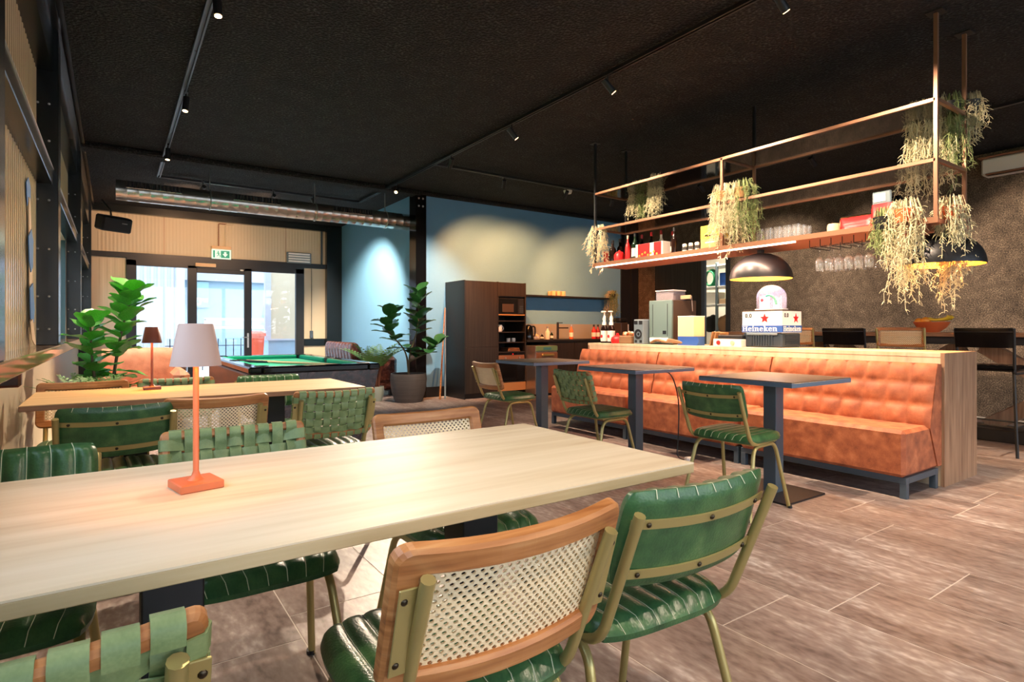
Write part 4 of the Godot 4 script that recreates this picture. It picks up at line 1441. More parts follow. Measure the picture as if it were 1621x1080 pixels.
	part("drip_tray", bx(Vector3(-0.2, 0.05, -0.01), Vector3(0.03, 0.04, 0.24), 0.004), M.white, cm)
	part("bean_hopper", bx(Vector3(0.0, 0.52, -0.02), Vector3(0.2, 0.1, 0.24), 0.006), M.acrylic, cm)
	part("hopper_lid", bx(Vector3(0.0, 0.576, -0.02), Vector3(0.21, 0.012, 0.25), 0.003), M.white, cm)
	part("beans", bx(Vector3(0.0, 0.51, -0.02), Vector3(0.18, 0.075, 0.22), 0.004), M.machine_brown, cm)
	var nb := thing("card_stand", "small tan card on a wire stand on the coffee machine", "card", Vector3(4.96, t + 0.47, -4.0))
	part("card", bx(Vector3(0, 0.03, 0), Vector3(0.02, 0.04, 0.13), 0.004), M.card_tan, nb)
	var wr := MB.new()
	wr.tube([Vector3(0, 0.0, 0.06), Vector3(0, 0.04, 0.075), Vector3(-0.01, -0.12, 0.095)], 0.003, 5)
	part("wire", wr, M.steel, nb)
	var cbx := thing("napkin_box", "cream and blue napkin box with arrow-shaped blue side", "box", Vector3(4.82, t, -3.82))
	part("upper_half", bx(Vector3(0, 0.19, 0), Vector3(0.17, 0.2, 0.2), 0.003), M.card_tan, cbx)
	part("lower_half", bx(Vector3(0, 0.045, 0), Vector3(0.171, 0.09, 0.201), 0.003), M.blue_print, cbx)
	part("top_rim", bx(Vector3(0, 0.292, 0), Vector3(0.174, 0.008, 0.204), 0.002), M.paper, cbx)
	var arrow := MB.new()
	arrow.xf = Transform3D(Basis(Vector3(0, 1, 0), -PI / 2), Vector3(-0.086, 0, 0.1))
	arrow.prism(PackedVector2Array([Vector2(0, 0), Vector2(0.035, 0.0), Vector2(0.06, 0.045), Vector2(0.035, 0.09), Vector2(0, 0.09)]), -0.006, 0.0)
	part("arrow_flap", arrow, M.blue_print, cbx)
	var wv := thing("menu_holder", "dark wicker menu holder behind the napkin box", "holder", Vector3(4.93, t, -3.63))
	for k in 3:
		var m := MB.new()
		m.xf = Transform3D(Basis(Vector3(1, 0, 0), 0.2 + 0.08 * k), Vector3(0, 0, k * 0.035))
		m.box(Vector3(0, 0.07, 0), Vector3(0.14, 0.14, 0.012), 0.003)
		part("panel", m, M.grass_basket, wv)
	var cloth := MB.new()
	for k in 3:
		cloth.tube(smooth([Vector3(0, 0.02, -0.16), Vector3(-0.03 + k * 0.02, 0.05, -0.06), Vector3(0.01 * k, 0.03, 0.03), Vector3(-0.02, 0.035 + k * 0.01, 0.12), Vector3(0.02, 0.012, 0.32)]), 0.011, 8)
	solo("cable_bundle", cloth, M.grass_basket, "loose bundle of dark cables in front of the coffee machine", "cables", Vector3(4.74, t, -4.12))
	var eb := thing("switch_box", "flat white box with two round buttons on the bar", "box", Vector3(4.80, t, -3.34))
	part("box", bx(Vector3(0, 0.035, 0), Vector3(0.15, 0.07, 0.3), 0.004), M.paper, eb)
	for q in [[-0.09, M.red], [0.06, M.card_tan]]:
		var m := MB.new()
		m.xf = Transform3D(Basis(Vector3(0, 0, 1), PI / 2), Vector3(-0.075, 0.036, q[0]))
		m.lathe([Vector2(0.022, 0), Vector2(0.02, 0.006), Vector2(0, 0.008)], 16)
		part("button", m, q[1], eb)
	part("dark_lid", bx(Vector3(0.04, 0.09, 0.02), Vector3(0.2, 0.035, 0.26), 0.006), M.black, eb)
	# beer crates
	var cr := thing("bottle_crate", "dark ribbed plastic bottle crate under the white beer cartons", "crate", Vector3(4.95, t, -3.03))
	var c1 := MB.new()
	c1.box(Vector3(0, 0.065, 0), Vector3(0.3, 0.13, 0.38), 0.012)
	part("body", c1, M.crate_dark, cr)
	for k in 9:
		part("rib", bx(Vector3(-0.153, 0.065, -0.1 + k * 0.025), Vector3(0.01, 0.1, 0.01), 0.002), M.crate_dark, cr)
	for k in 6:
		part("rib", bx(Vector3(0, 0.03 + k * 0.016, 0.192), Vector3(0.2, 0.007, 0.008), 0.002), M.crate_dark, cr)
	part("hand_grip", bx(Vector3(-0.155, 0.12, 0), Vector3(0.012, 0.02, 0.3), 0.004), M.plastic_grey, cr)
	var ct := thing("beer_carton", "white and blue alcohol-free beer carton with red stars on the crate", "carton", Vector3(4.95, t + 0.13, -3.03))
	part("carton", bx(Vector3(0, 0.1, 0), Vector3(0.31, 0.2, 0.39), 0.003), M.white, ct)
	part("blue_band", bx(Vector3(0, 0.036, 0), Vector3(0.314, 0.062, 0.394), 0.001), M.blue_print, ct)
	part("dark_top", bx(Vector3(0, 0.2, 0), Vector3(0.312, 0.012, 0.392), 0.001), M.machine_brown, ct)
	var lx := -0.158
	text("Heineken", 0.062, M.white, ct, Vector3(lx, 0.036, -0.02), Vector3(0, -PI / 2, 0), "Droid Serif", true, "lettering", 1.15)
	text("0.0", 0.05, M.black, ct, Vector3(lx + 0.002, 0.155, -0.13), Vector3(0, -PI / 2, 0), "Droid Sans", true)
	text("Heineken", 0.062, M.white, ct, Vector3(0, 0.036, 0.198), Vector3.ZERO, "Droid Serif", true, "lettering", 0.95)
	text("0.0", 0.05, M.black, ct, Vector3(-0.09, 0.155, 0.196), Vector3.ZERO, "Droid Sans", true)
	for q in [[Transform3D(Basis(Vector3(0, 1, 0), -PI / 2), Vector3(-0.1555, 0.13, 0.03)), 0.045], [Transform3D(Basis(), Vector3(0.06, 0.13, 0.1955)), 0.045]]:
		var sm := MB.new()
		sm.xf = q[0]
		var poly := PackedVector2Array()
		for i in 10:
			var a := PI / 2 + TAU * i / 10
			poly.append(Vector2(cos(a), sin(a)) * (q[1] if i % 2 == 0 else q[1] * 0.42))
		sm.prism(poly, 0, 0.003)
		part("star", sm, M.red, ct)
	var gl := thing("display_dome", "clear acrylic display dome glowing white on the beer carton", "dome", Vector3(4.95, t + 0.336, -3.03))
	var dm := MB.new()
	var pr := [Vector2(0.128, 0.012), Vector2(0.128, 0.12)]
	for i in 10:
		var a := PI / 2 * (i + 1) / 10
		pr.append(Vector2(0.128 * cos(a), 0.12 + 0.11 * sin(a)))
	dm.lathe(pr, 30)
	part("clear_dome", dm, M.acrylic, gl)
	var bs := MB.new()
	bs.lathe([Vector2(0.14, 0), Vector2(0.14, 0.012), Vector2(0, 0.012)], 30, true)
	part("base", bs, M.white, gl)
	part("white_house", bx(Vector3(-0.03, 0.07, -0.05), Vector3(0.09, 0.115, 0.05), 0.004), M.snow_lamp, gl)
	part("white_house", bx(Vector3(-0.01, 0.065, 0.05), Vector3(0.06, 0.1, 0.03), 0.004), M.snow_lamp, gl)
	var ar := MB.new()
	var apt := []
	for i in 13:
		var a := PI * i / 12
		apt.append(Vector3(-0.04, 0.05 + sin(a) * 0.085, cos(a) * 0.07))
	ar.tube(apt, 0.011, 8)
	part("green_arch", ar, M.hose_green, gl)
	var rs := MB.new()
	rs.ball(Vector3(-0.085, 0.09, -0.04), Vector3(0.004, 0.014, 0.014), 10, 6)
	part("red_badge", rs, M.red, gl)
	var gll := OmniLight3D.new()
	gll.name = "dome_light"
	gl.add_child(gll)
	gll.position = Vector3(-0.02, 0.17, 0.0)
	gll.light_energy = 0.08
	gll.light_color = Color(0.88, 0.88, 1)
	gll.light_size = 0.03
	gll.omni_range = 8
	gll.shadow_enabled = true

# ---------------------------------------------------------------- dining chairs and tables
# backrest space: x across, y up the slope, z to the rear; the middle bows to the rear
func back_xf() -> Transform3D:
	return Transform3D(Basis(Vector3(1, 0, 0), deg_to_rad(17)), Vector3(0, 0.652, 0.234))

func bow(x: float) -> float:
	return 0.028 * (1.0 - pow(x / 0.2, 2))

func chair_base(root: Node3D, top_x := 0.2) -> void:
	# seat with channels running front to back
	var m := MB.new()
	var nch := 8
	var g := []
	var nu := nch * 6
	for i in nu + 1:
		var u := -1.0 + 2.0 * i / nu
		var row := PackedVector3Array()
		for j in 21:
			var v := -1.0 + 2.0 * j / 20
			var x := 0.207 * u * sqrt(1.0 - 0.22 * pow(v, 4))
			var z := 0.2 * v * sqrt(1.0 - 0.22 * pow(u, 4)) - 0.01
			var e := pow(maxf(0.0, (1.0 - pow(absf(u), 7)) * (1.0 - pow(absf(v), 7))), 0.4)
			var ch := absf(sin(PI * nch * (u + 1.0) * 0.5))
			row.append(Vector3(x, 0.437 + 0.03 * e + 0.008 * pow(ch, 0.5) * e, z))
		g.append(row)
	m.grid(g)
	m.out_from(0, Vector3(0, 0, 0))
	var s0 := m.v.size()
	var lo := []
	for row in g:
		var r2 := PackedVector3Array()
		for p in row:
			r2.append(Vector3(p.x * 0.985, minf(p.y, 0.437) - 0.014, p.z * 0.985))
		lo.append(r2)
	m.grid(lo)
	m.out_from(s0, Vector3(0, 1, 0))
	for sd in [0, nu]:
		for j in 20:
			m.quad(g[sd][j], g[sd][j + 1], lo[sd][j + 1], lo[sd][j], Vector3(signf(sd - 1), 0, 0))
	for sd in [0, 20]:
		for i in nu:
			m.quad(g[i][sd], g[i + 1][sd], lo[i + 1][sd], lo[i][sd], Vector3(0, 0, signf(sd - 1)))
	var seat := part("seat", m, M.green_leather, root)
	var sm := MB.new()
	for k in range(1, nch):
		var row: PackedVector3Array = g[k * 6]
		var pts := []
		for j in range(0, 21):
			pts.append(row[j] + Vector3(0, 0.0012, 0))
		sm.tube(pts, 0.001, 4, false, -1, false)
	part("stitching", sm, M.stitch, seat)
	for s in [-1.0, 1.0]:
		var a := MB.new()
		a.tube(fillet([Vector3(s * 0.17, 0.417, -0.15), Vector3(s * (top_x - 0.004), 0.417, 0.165), Vector3(s * top_x, 0.728, 0.292)], 0.07, 7), 0.0115, 10)
		part("back_support", a, M.brass, root)
		var b := MB.new()
		b.tube(fillet([Vector3(s * 0.225, 0.0, 0.225), Vector3(s * 0.187, 0.4, 0.12), Vector3(s * 0.175, 0.4, -0.13), Vector3(s * 0.215, 0.0, -0.225)], 0.06, 6), 0.0115, 10)
		part("leg_hoop", b, M.brass, root)
		for z in [0.225, -0.225]:
			var c := MB.new()
			c.tube([Vector3(s * 0.222, 0, z), Vector3(s * 0.22, 0.015, z * 0.985)], 0.0135, 10)
			part("foot_cap", c, M.black, root)
	for z in [-0.12, 0.11]:
		var d := MB.new()
		d.tube([Vector3(-0.182, 0.412, z), Vector3(0.182, 0.412, z)], 0.008, 8)
		part("seat_bar", d, M.brass, root)

func screw_at(parent: Node, p: Vector3) -> void:
	var m := MB.new()
	m.xf = back_xf()
	m.ball(p, Vector3(0.006, 0.006, 0.004), 8, 5)
	part("screw", m, M.screw, parent)

func make_padded(label: String) -> Node3D:
	var t := thing("dining_chair", label, "chair", Vector3.ZERO)
	chair_base(t)
	var hw := 0.205
	var hh := 0.112
	var m := MB.new()
	m.xf = back_xf() * Transform3D(Basis(), Vector3(0, 0.01, 0))
	var nch := 8
	var nu := nch * 6
	var front := []
	var rear := []
	for i in nu + 1:
		var u := -1.0 + 2.0 * i / nu
		var fr := PackedVector3Array()
		var rr := PackedVector3Array()
		for j in 17:
			var v := -1.0 + 2.0 * j / 16
			var x := hw * u * sqrt(1.0 - 0.12 * pow(v, 6))
			var y := hh * v * sqrt(1.0 - 0.12 * pow(u, 6))
			var e := pow(maxf(0.0, (1.0 - pow(absf(u), 8)) * (1.0 - pow(absf(v), 8))), 0.45)
			var ch := pow(absf(sin(PI * nch * (u + 1.0) * 0.5)), 0.5)
			fr.append(Vector3(x, y, bow(x) - 0.006 - e * (0.024 + 0.013 * ch)))
			rr.append(Vector3(x, y, bow(x) - 0.004 + e * 0.014))
		front.append(fr)
		rear.append(rr)
	m.grid(front)
	m.out_from(0, Vector3(0, 0, 0.4))
	var s0 := m.v.size()
	m.grid(rear)
	m.out_from(s0, Vector3(0, 0, -0.6))
	for i in nu:
		m.quad(front[i][16], front[i + 1][16], rear[i + 1][16], rear[i][16], Vector3(0, 1, 0))
		m.quad(front[i][0], front[i + 1][0], rear[i + 1][0], rear[i][0], Vector3(0, -1, 0))
	for j in 16:
		m.quad(front[0][j], front[0][j + 1], rear[0][j + 1], rear[0][j], Vector3(-1, 0, 0))
		m.quad(front[nu][j], front[nu][j + 1], rear[nu][j + 1], rear[nu][j], Vector3(1, 0, 0))
	var pad := part("backrest", m, M.green_leather, t)
	var sm := MB.new()
	sm.xf = m.xf
	for k in range(1, nch):
		var pts := []
		for j in range(0, 17):
			pts.append(front[k * 6][j] - Vector3(0, 0, 0.001))
		pts.append(rear[k * 6][16] + Vector3(0, 0.001, 0))
		pts.append(rear[k * 6][15] + Vector3(0, 0.002, 0.002))
		sm.tube(pts, 0.001, 4, false, -1, false)
	part("stitching", sm, M.stitch, pad)
	for y in [0.056, -0.058]:
		var b := MB.new()
		b.xf = back_xf()
		var pts := []
		for i in 15:
			var x := -0.198 + 0.396 * i / 14
			pts.append(Vector3(x, y, bow(x) + 0.013))
		b.strap(pts, Vector3(0, 1, 0), 0.02, 0.004)
		var bar := part("back_bar", b, M.brass, t)
		for x in [-0.16, 0.0, 0.16]:
			screw_at(bar, Vector3(x, y, bow(x) + 0.016))
	return t

# curved rounded ring (wooden backrest frame)
func ring(hw: float, hh: float, rad: float, wt: float, wb: float, ws: float, th: float) -> MB:
	var m := MB.new()
	m.xf = back_xf()
	var o := rrect(hw, hh, rad, 9, 5)
	var inn := rrect(hw - ws, hh - (wt + wb) / 2, 0.006, 9, 5)
	var rows := []
	for i in o.size():
		var a: Vector2 = o[i]
		var b: Vector2 = inn[i] + Vector2(0, (wb - wt) / 2)
		var d := (b - a).normalized() * 0.006
		var row := PackedVector3Array()
		for q in [[a, -th + 0.006], [a + d, -th], [b - d, -th], [b, -th + 0.006], [b, th - 0.006], [b - d, th], [a + d, th], [a, th - 0.006]]:
			var p: Vector2 = q[0]
			row.append(Vector3(p.x, p.y, bow(p.x) + q[1]))
		rows.append(row)
	var R := rows.size()
	for i in R:
		var i2 := (i + 1) % R
		for j in 8:
			var j2 := (j + 1) % 8
			var mid: Vector3 = (rows[i][0] + rows[i][3] + rows[i][4] + rows[i][7]) / 4
			var c: Vector3 = (rows[i][j] + rows[i][j2]) / 2
			m.quad(rows[i][j], rows[i2][j], rows[i2][j2], rows[i][j2], c - mid)
	return m

func cane_sheet(hw: float, y0: float, y1: float) -> MB:
	var m := MB.new()
	m.xf = back_xf()
	var a := 0.0152
	var b := 0.0086
	var nx := int(hw * 2 / a)
	var ny := int((y1 - y0) / b)
	a = hw * 2 / nx
	b = (y1 - y0) / ny
	for j in ny:
		for i in range(-1 if j % 2 else 0, nx):
			var cx := -hw + (i + 0.5 + (0.5 if j % 2 else 0.0)) * a
			var cy := y0 + (j + 0.5) * b
			var x0 := clampf(cx - a / 2, -hw, hw)
			var x1 := clampf(cx + a / 2, -hw, hw)
			if x1 - x0 < a * 0.2:
				continue
			var outer := [Vector2(x1, cy), Vector2(x1, cy + b / 2), Vector2((x0 + x1) / 2, cy + b / 2), Vector2(x0, cy + b / 2), Vector2(x0, cy), Vector2(x0, cy - b / 2), Vector2((x0 + x1) / 2, cy - b / 2), Vector2(x1, cy - b / 2)]
			var hole := x1 - x0 > a * 0.9
			for zz in [-0.0015, 0.0015]:
				var nn := Vector3(0, 0, signf(zz))
				if not hole:
					m.quad(Vector3(x0, cy - b / 2, bow(x0) + zz), Vector3(x1, cy - b / 2, bow(x1) + zz), Vector3(x1, cy + b / 2, bow(x1) + zz), Vector3(x0, cy + b / 2, bow(x0) + zz), nn)
					continue
				for k in 8:
					var k2 := (k + 1) % 8
					var h0 := Vector2(cx, cy) + Vector2(cos(TAU * k / 8) * 0.0043, sin(TAU * k / 8) * 0.0036)
					var h1 := Vector2(cx, cy) + Vector2(cos(TAU * k2 / 8) * 0.0043, sin(TAU * k2 / 8) * 0.0036)
					var p0: Vector2 = outer[k]
					var p1: Vector2 = outer[k2]
					m.quad(Vector3(p0.x, p0.y, bow(p0.x) + zz), Vector3(p1.x, p1.y, bow(p1.x) + zz), Vector3(h1.x, h1.y, bow(h1.x) + zz), Vector3(h0.x, h0.y, bow(h0.x) + zz), nn)
	return m

func back_plates(t: Node3D) -> void:
	for s in [-1.0, 1.0]:
		var p := MB.new()
		p.xf = back_xf()
		p.box(Vector3(s * 0.194, -0.005, bow(0.194) + 0.0175), Vector3(0.034, 0.15, 0.004), 0.001)
		var pl := part("mounting_plate", p, M.brass, t)
		for y in [0.05, -0.06]:
			screw_at(pl, Vector3(s * 0.202, y, bow(0.202) + 0.021))

func make_cane(label: String) -> Node3D:
	var t := thing("dining_chair", label, "chair", Vector3.ZERO)
	chair_base(t, 0.176)
	part("back_frame", ring(0.218, 0.128, 0.028, 0.044, 0.042, 0.04, 0.015), M.mango, t)
	part("cane_panel", cane_sheet(0.1795, -0.087, 0.085), M.cane, t)
	back_plates(t)
	return t

func make_woven(label: String) -> Node3D:
	var t := thing("dining_chair", label, "chair", Vector3.ZERO)
	chair_base(t, 0.176)
	part("back_frame", ring(0.208, 0.125, 0.02, 0.026, 0.026, 0.026, 0.012), M.mango, t)
	var nv := 9
	var nh := 5
	for i in nv:
		var x := -0.168 + 0.042 * i
		var z := bow(x)
		var pts := [Vector3(x, -0.098, z + 0.015), Vector3(x, -0.122, z + 0.0155), Vector3(x, -0.1285, z), Vector3(x, -0.122, z - 0.0155), Vector3(x, -0.1, z - 0.0145)]
		for j in nh:
			var y := -0.082 + 0.041 * j
			var s := 0.0085 if (i + j) % 2 == 0 else -0.0085
			pts.append(Vector3(x, y, z + s))
			if j < nh - 1:
				pts.append(Vector3(x, y + 0.0205, z))
		pts += [Vector3(x, 0.1, z - 0.0145), Vector3(x, 0.122, z - 0.0155), Vector3(x, 0.1285, z), Vector3(x, 0.122, z + 0.0155), Vector3(x, 0.098, z + 0.015)]
		var m := MB.new()
		m.xf = back_xf()
		m.strap(pts, Vector3(1, 0, 0), 0.033, 0.003)
		part("strap", m, M.strap, t)
	for j in nh:
		var y := -0.082 + 0.041 * j
		var pts := [Vector3(-0.185, y, bow(0.185) + 0.0145), Vector3(-0.204, y, bow(0.204) + 0.0145), Vector3(-0.211, y, bow(0.21)), Vector3(-0.204, y, bow(0.204) - 0.0145), Vector3(-0.186, y, bow(0.186) - 0.013)]
		for i in nv:
			var x := -0.168 + 0.042 * i
			var s := -0.0085 if (i + j) % 2 == 0 else 0.0085
			pts.append(Vector3(x, y, bow(x) + s))
			if i < nv - 1:
				pts.append(Vector3(x + 0.021, y, bow(x + 0.021)))
		pts += [Vector3(0.186, y, bow(0.186) - 0.013), Vector3(0.204, y, bow(0.204) - 0.0145), Vector3(0.211, y, bow(0.21)), Vector3(0.204, y, bow(0.204) + 0.0145), Vector3(0.185, y, bow(0.185) + 0.0145)]
		var m := MB.new()
		m.xf = back_xf()
		m.strap(pts, Vector3(0, 1, 0), 0.033, 0.003)
		part("strap", m, M.strap, t)
	back_plates(t)
	return t

func long_table(label: String, x0: float, x1: float, z0: float, z1: float, m: Material, edge: Material) -> void:
	var t := thing("long_table", label, "table", Vector3((x0 + x1) / 2, 0, (z0 + z1) / 2))
	var w := x1 - x0
	var d := z1 - z0
	part("table_top", bx(Vector3(0, 0.7535, 0), Vector3(w, 0.003, d)), m, t)
	part("edge_band", bx(Vector3(0, 0.741, 0), Vector3(w + 0.001, 0.022, d + 0.001), 0.0015), edge, t)
	for s in [-1.0, 1.0]:
		part("column", bx(Vector3(s * (w / 2 - 0.42), 0.37, 0), Vector3(0.1, 0.71, 0.1), 0.003), M.black_steel, t)
		part("base_plate", bx(Vector3(s * (w / 2 - 0.42), 0.006, 0), Vector3(0.4, 0.012, 0.55), 0.002), M.black_steel, t)
		part("top_bracket", bx(Vector3(s * (w / 2 - 0.42), 0.727, 0), Vector3(0.12, 0.006, 0.5)), M.black, t)

func table_lamp(label: String, at: Vector3, base_m: Material, shade_m: Material, turn: float, energy: float) -> void:
	var t := thing("table_lamp", label, "table lamp", at, turn)
	part("base", bx(Vector3(0, 0.0085, 0), Vector3(0.082, 0.017, 0.082), 0.002), base_m, t)
	var p := MB.new()
	p.lathe([Vector2(0.016, 0.017), Vector2(0.009, 0.024), Vector2(0.0056, 0.035), Vector2(0.0056, 0.262), Vector2(0.011, 0.262), Vector2(0.011, 0.3), Vector2(0, 0.3)], 16)
	part("pole", p, base_m, t)
	var s := MB.new()
	s.lathe([Vector2(0.0, 0.336), Vector2(0.03, 0.336), Vector2(0.0325, 0.334), Vector2(0.0475, 0.25), Vector2(0.046, 0.25), Vector2(0.031, 0.331), Vector2(0, 0.331)], 36)
	part("lamp_shade", s, shade_m, t)
	var b := MB.new()
	b.lathe([Vector2(0.012, 0.302), Vector2(0.026, 0.302), Vector2(0.026, 0.308), Vector2(0.012, 0.308), Vector2(0.012, 0.302)], 20, true)
	part("bulb_ring", b, M.table_bulb, t)
	var l := OmniLight3D.new()
	l.name = "lamp_light"
	t.add_child(l)
	l.position = Vector3(0, 0.288, 0.014)
	l.light_energy = energy
	l.light_color = Color(1.0, 0.62, 0.26)
	l.light_size = 0.012
	l.omni_range = 6
	l.shadow_enabled = true

func dining() -> void:
	long_table("nearest long pale wood table with the copper table lamp", -0.33, 1.165, -1.625, -0.915, M.ash, M.ash_edge)
	long_table("second long wooden table with the dark brown table lamp", -0.33, 1.175, -3.84, -3.18, M.ash_warm, M.oak_x)
	table_lamp("copper table lamp with a pale grey-brown shade on the pale table", Vector3(0.139, 0.755, -1.348), M.lamp_copper, M.lamp_shade, 0.2, 0.09)
	table_lamp("dark brown table lamp on the second wooden table", Vector3(0.17, 0.755, -3.68), M.lamp_brown, M.lamp_brown, 0.0, 0.3)
	var grp := "green dining chairs with brass tube legs"
	var L := make_padded("green padded leather chair at the open end of the nearest table's near side")
	L.set_meta("group", grp)
	L.position = Vector3(1.035, 0, -1.045)
	L.rotation.y = -0.06
	var Cn := make_cane("cane-backed wooden chair in the middle of the nearest table's near side")
	Cn.set_meta("group", grp)
	Cn.position = Vector3(0.54, 0, -1.03)
	var Wv := make_woven("woven green strap chair at the wall end of the nearest table's near side")
	Wv.set_meta("group", grp)
	Wv.position = Vector3(-0.12, 0, -1.0)
	copy(L, Vector3(-0.24, 0, -1.73), PI, "green padded leather chair across the nearest table, against the sill wall", grp)
	copy(Wv, Vector3(0.32, 0, -1.75), PI, "woven green strap chair across the nearest table, behind the copper lamp", grp)
	copy(Cn, Vector3(0.97, 0, -1.71), PI, "cane-backed chair across the nearest table, at its open end", grp)
	copy(L, Vector3(0.0, 0, -3.17), 0.04, "green padded chair with brass back bars at the second table, by the sill wall", grp)
	copy(Cn, Vector3(0.395, 0, -3.22), 0, "cane-backed chair between two green chairs on the second table's near side", grp)
	copy(Wv, Vector3(0.935, 0, -3.22), 0, "woven green strap chair at the open end of the second table", grp)
	copy(Cn, Vector3(-0.14, 0, -3.93), PI, "cane-backed chair on the second table's far side, in front of the ferns", grp)
	copy(Wv, Vector3(0.33, 0, -3.95), PI, "woven green strap chair on the second table's far side, behind the brown lamp", grp)
	copy(L, Vector3(0.88, 0, -3.98), PI, "green padded chair on the second table's far side, in front of the pool table", grp)
	copy(Cn, Vector3(3.1, 0, -4.58), -PI / 2, "cane-backed chair at the small table nearest the kitchen", grp)
	copy(Wv, Vector3(3.09, 0, -3.33), -PI / 2, "woven green strap chair at the middle small table", grp)
	copy(L, Vector3(3.13, 0, -2.15), -PI / 2 + 0.05, "green padded chair with brass bars at the small table by the bench end", grp)

# ---------------------------------------------------------------- kitchen
func kitchen() -> void:
	var zf := -7.71
	var zb := -8.32
	var c1 := thing("tall_cabinet", "tall dark wood cabinet at the left of the kitchen wall", "cabinet", Vector3(4.425, 0, 0))
	part("body", bc(0, 0.08, zb, 0.585, 1.82, zf - 0.02), M.dark_wood, c1)
	part("plinth", bc(0.02, 0, zb, 0.585, 0.08, zf - 0.06), M.black, c1)
	part("side_panel", bc(-0.018, 0, zb, 0.0, 1.83, zf + 0.002), M.black_steel, c1)
	part("door", bc(0.003, 0.085, zf - 0.02, 0.583, 0.795, zf, 0.001), M.dark_wood, c1)
	part("door", bc(0.003, 0.80, zf - 0.02, 0.583, 1.825, zf, 0.001), M.dark_wood, c1)
	var c2 := thing("appliance_cabinet", "tall dark cabinet with open shelves around the microwave and oven", "cabinet", Vector3(5.012, 0, 0))
	part("side_panel", bc(0, 0, zb, 0.02, 1.83, zf), M.dark_wood, c2)
	part("side_panel", bc(0.535, 0, zb, 0.555, 1.83, zf), M.dark_wood, c2)
	part("back_panel", bc(0.02, 0, zb, 0.535, 1.83, zb + 0.02), M.black, c2)
	part("top_door", bc(0.003, 1.605, zf - 0.02, 0.552, 1.825, zf, 0.001), M.dark_wood, c2)
	part("top_panel", bc(0.0, 1.59, zb, 0.555, 1.605, zf - 0.02), M.dark_wood, c2)
	for y in [1.30, 1.20, 1.02, 0.855, 0.70, 0.22]:
		part("shelf", bc(0.02, y, zb + 0.02, 0.535, y + 0.016, zf - 0.005), M.dark_wood if y < 1.29 else M.cardboard, c2)
	part("base_drawer", bc(0.003, 0.09, zf - 0.02, 0.552, 0.22, zf), M.cardboard, c2)
	var mw := thing("microwave", "black built-in microwave in the tall cabinet", "microwave", Vector3(5.29, 1.317, zf - 0.02))
	part("housing", bx(Vector3(0, 0.13, -0.17), Vector3(0.5, 0.26, 0.34), 0.004), M.black, mw)
	part("door_window", bx(Vector3(-0.06, 0.13, 0.002), Vector3(0.37, 0.24, 0.012), 0.002), M.black_gloss, mw)
	part("viewing_pane", bx(Vector3(-0.07, 0.1, 0.0085), Vector3(0.22, 0.13, 0.003)), M.machine_brown, mw)
	part("control_panel", bx(Vector3(0.19, 0.13, 0.004), Vector3(0.1, 0.24, 0.012), 0.002), M.black_steel, mw)
	for k in 12:
		part("key", bx(Vector3(0.165 + (k % 3) * 0.025, 0.04 + int(k / 3.0) * 0.03, 0.0115), Vector3(0.016, 0.016, 0.004), 0.002), M.slate_steel, mw)
	var ov := thing("oven", "built-in oven with a brushed steel strip in the tall cabinet", "oven", Vector3(5.29, 0.24, zf - 0.02))
	part("housing", bx(Vector3(0, 0.22, -0.2), Vector3(0.5, 0.44, 0.4), 0.004), M.black, ov)
	part("door_glass", bx(Vector3(0, 0.17, 0.006), Vector3(0.5, 0.32, 0.02), 0.003), M.black_gloss, ov)
	part("steel_strip", bx(Vector3(0, 0.375, 0.006), Vector3(0.5, 0.085, 0.02), 0.003), M.bronze, ov)
	part("control_panel", bx(Vector3(0, 0.437, 0.006), Vector3(0.5, 0.03, 0.02), 0.002), M.black_gloss, ov)
	part("indicator_lamp", bx(Vector3(0.02, 0.437, 0.0165), Vector3(0.02, 0.012, 0.003)), M.oven_red, ov)
	for x in [-0.13, 0.14]:
		var k := MB.new()
		k.xf = Transform3D(Basis(Vector3(1, 0, 0), PI / 2), Vector3(x, 0.375, 0.016))
		k.lathe([Vector2(0.016, 0), Vector2(0.014, 0.018), Vector2(0, 0.018)], 14)
		part("knob", k, M.steel, ov)
	var pl := MB.new()
	for k in 3:
		pl.box(Vector3(0, 0.01 + k * 0.022, 0), Vector3(0.24 - k * 0.01, 0.016, 0.24), 0.006)
	solo("tray_stack", pl, M.bronze, "stack of shallow trays on the shelf above the oven", "trays", Vector3(5.36, 0.716, zf - 0.16))
	var mug := func(called: String, label: String, at: Vector3, m: Material, r: float, h: float, turn: float, group: String) -> void:
		var t := thing(called, label, "cup", at, turn, group)
		var b := MB.new()
		b.lathe([Vector2(0, 0), Vector2(r * 0.9, 0), Vector2(r, h * 0.1), Vector2(r, h), Vector2(r * 0.9, h), Vector2(r * 0.88, h * 0.15), Vector2(0, h * 0.12)], 18)
		part("body", b, m, t)
		var l := []
		for i in 9:
			var a := -PI / 2 + PI * i / 8
			l.append(Vector3(r * 0.95 + cos(a) * h * 0.32, h * 0.5 + sin(a) * h * 0.32, 0))
		var hm := MB.new()
		hm.tube(l, h * 0.06, 6)
		part("handle", hm, m, t)
	mug.call("mug", "large white mug on the shelf under the microwave", Vector3(5.1, 1.036, zf - 0.1), M.white, 0.055, 0.11, 0.0, "cups in the kitchen")
	mug.call("mug", "small white cup on the lower shelf of the tall cabinet", Vector3(5.3, 0.871, zf - 0.12), M.white, 0.032, 0.06, 0.3, "cups in the kitchen")
	mug.call("mug", "small white cup beside its twin on the lower cabinet shelf", Vector3(5.4, 0.871, zf - 0.12), M.white, 0.032, 0.06, 0.2, "cups in the kitchen")
	# counter and appliances
	var cu := thing("base_cabinet", "dark wood base cabinet run under the kitchen counter", "cabinet", Vector3(0, 0, 0))
	part("body", bc(6.02, 0.1, zb, 8.3, 0.86, zf), M.dark_wood, cu)
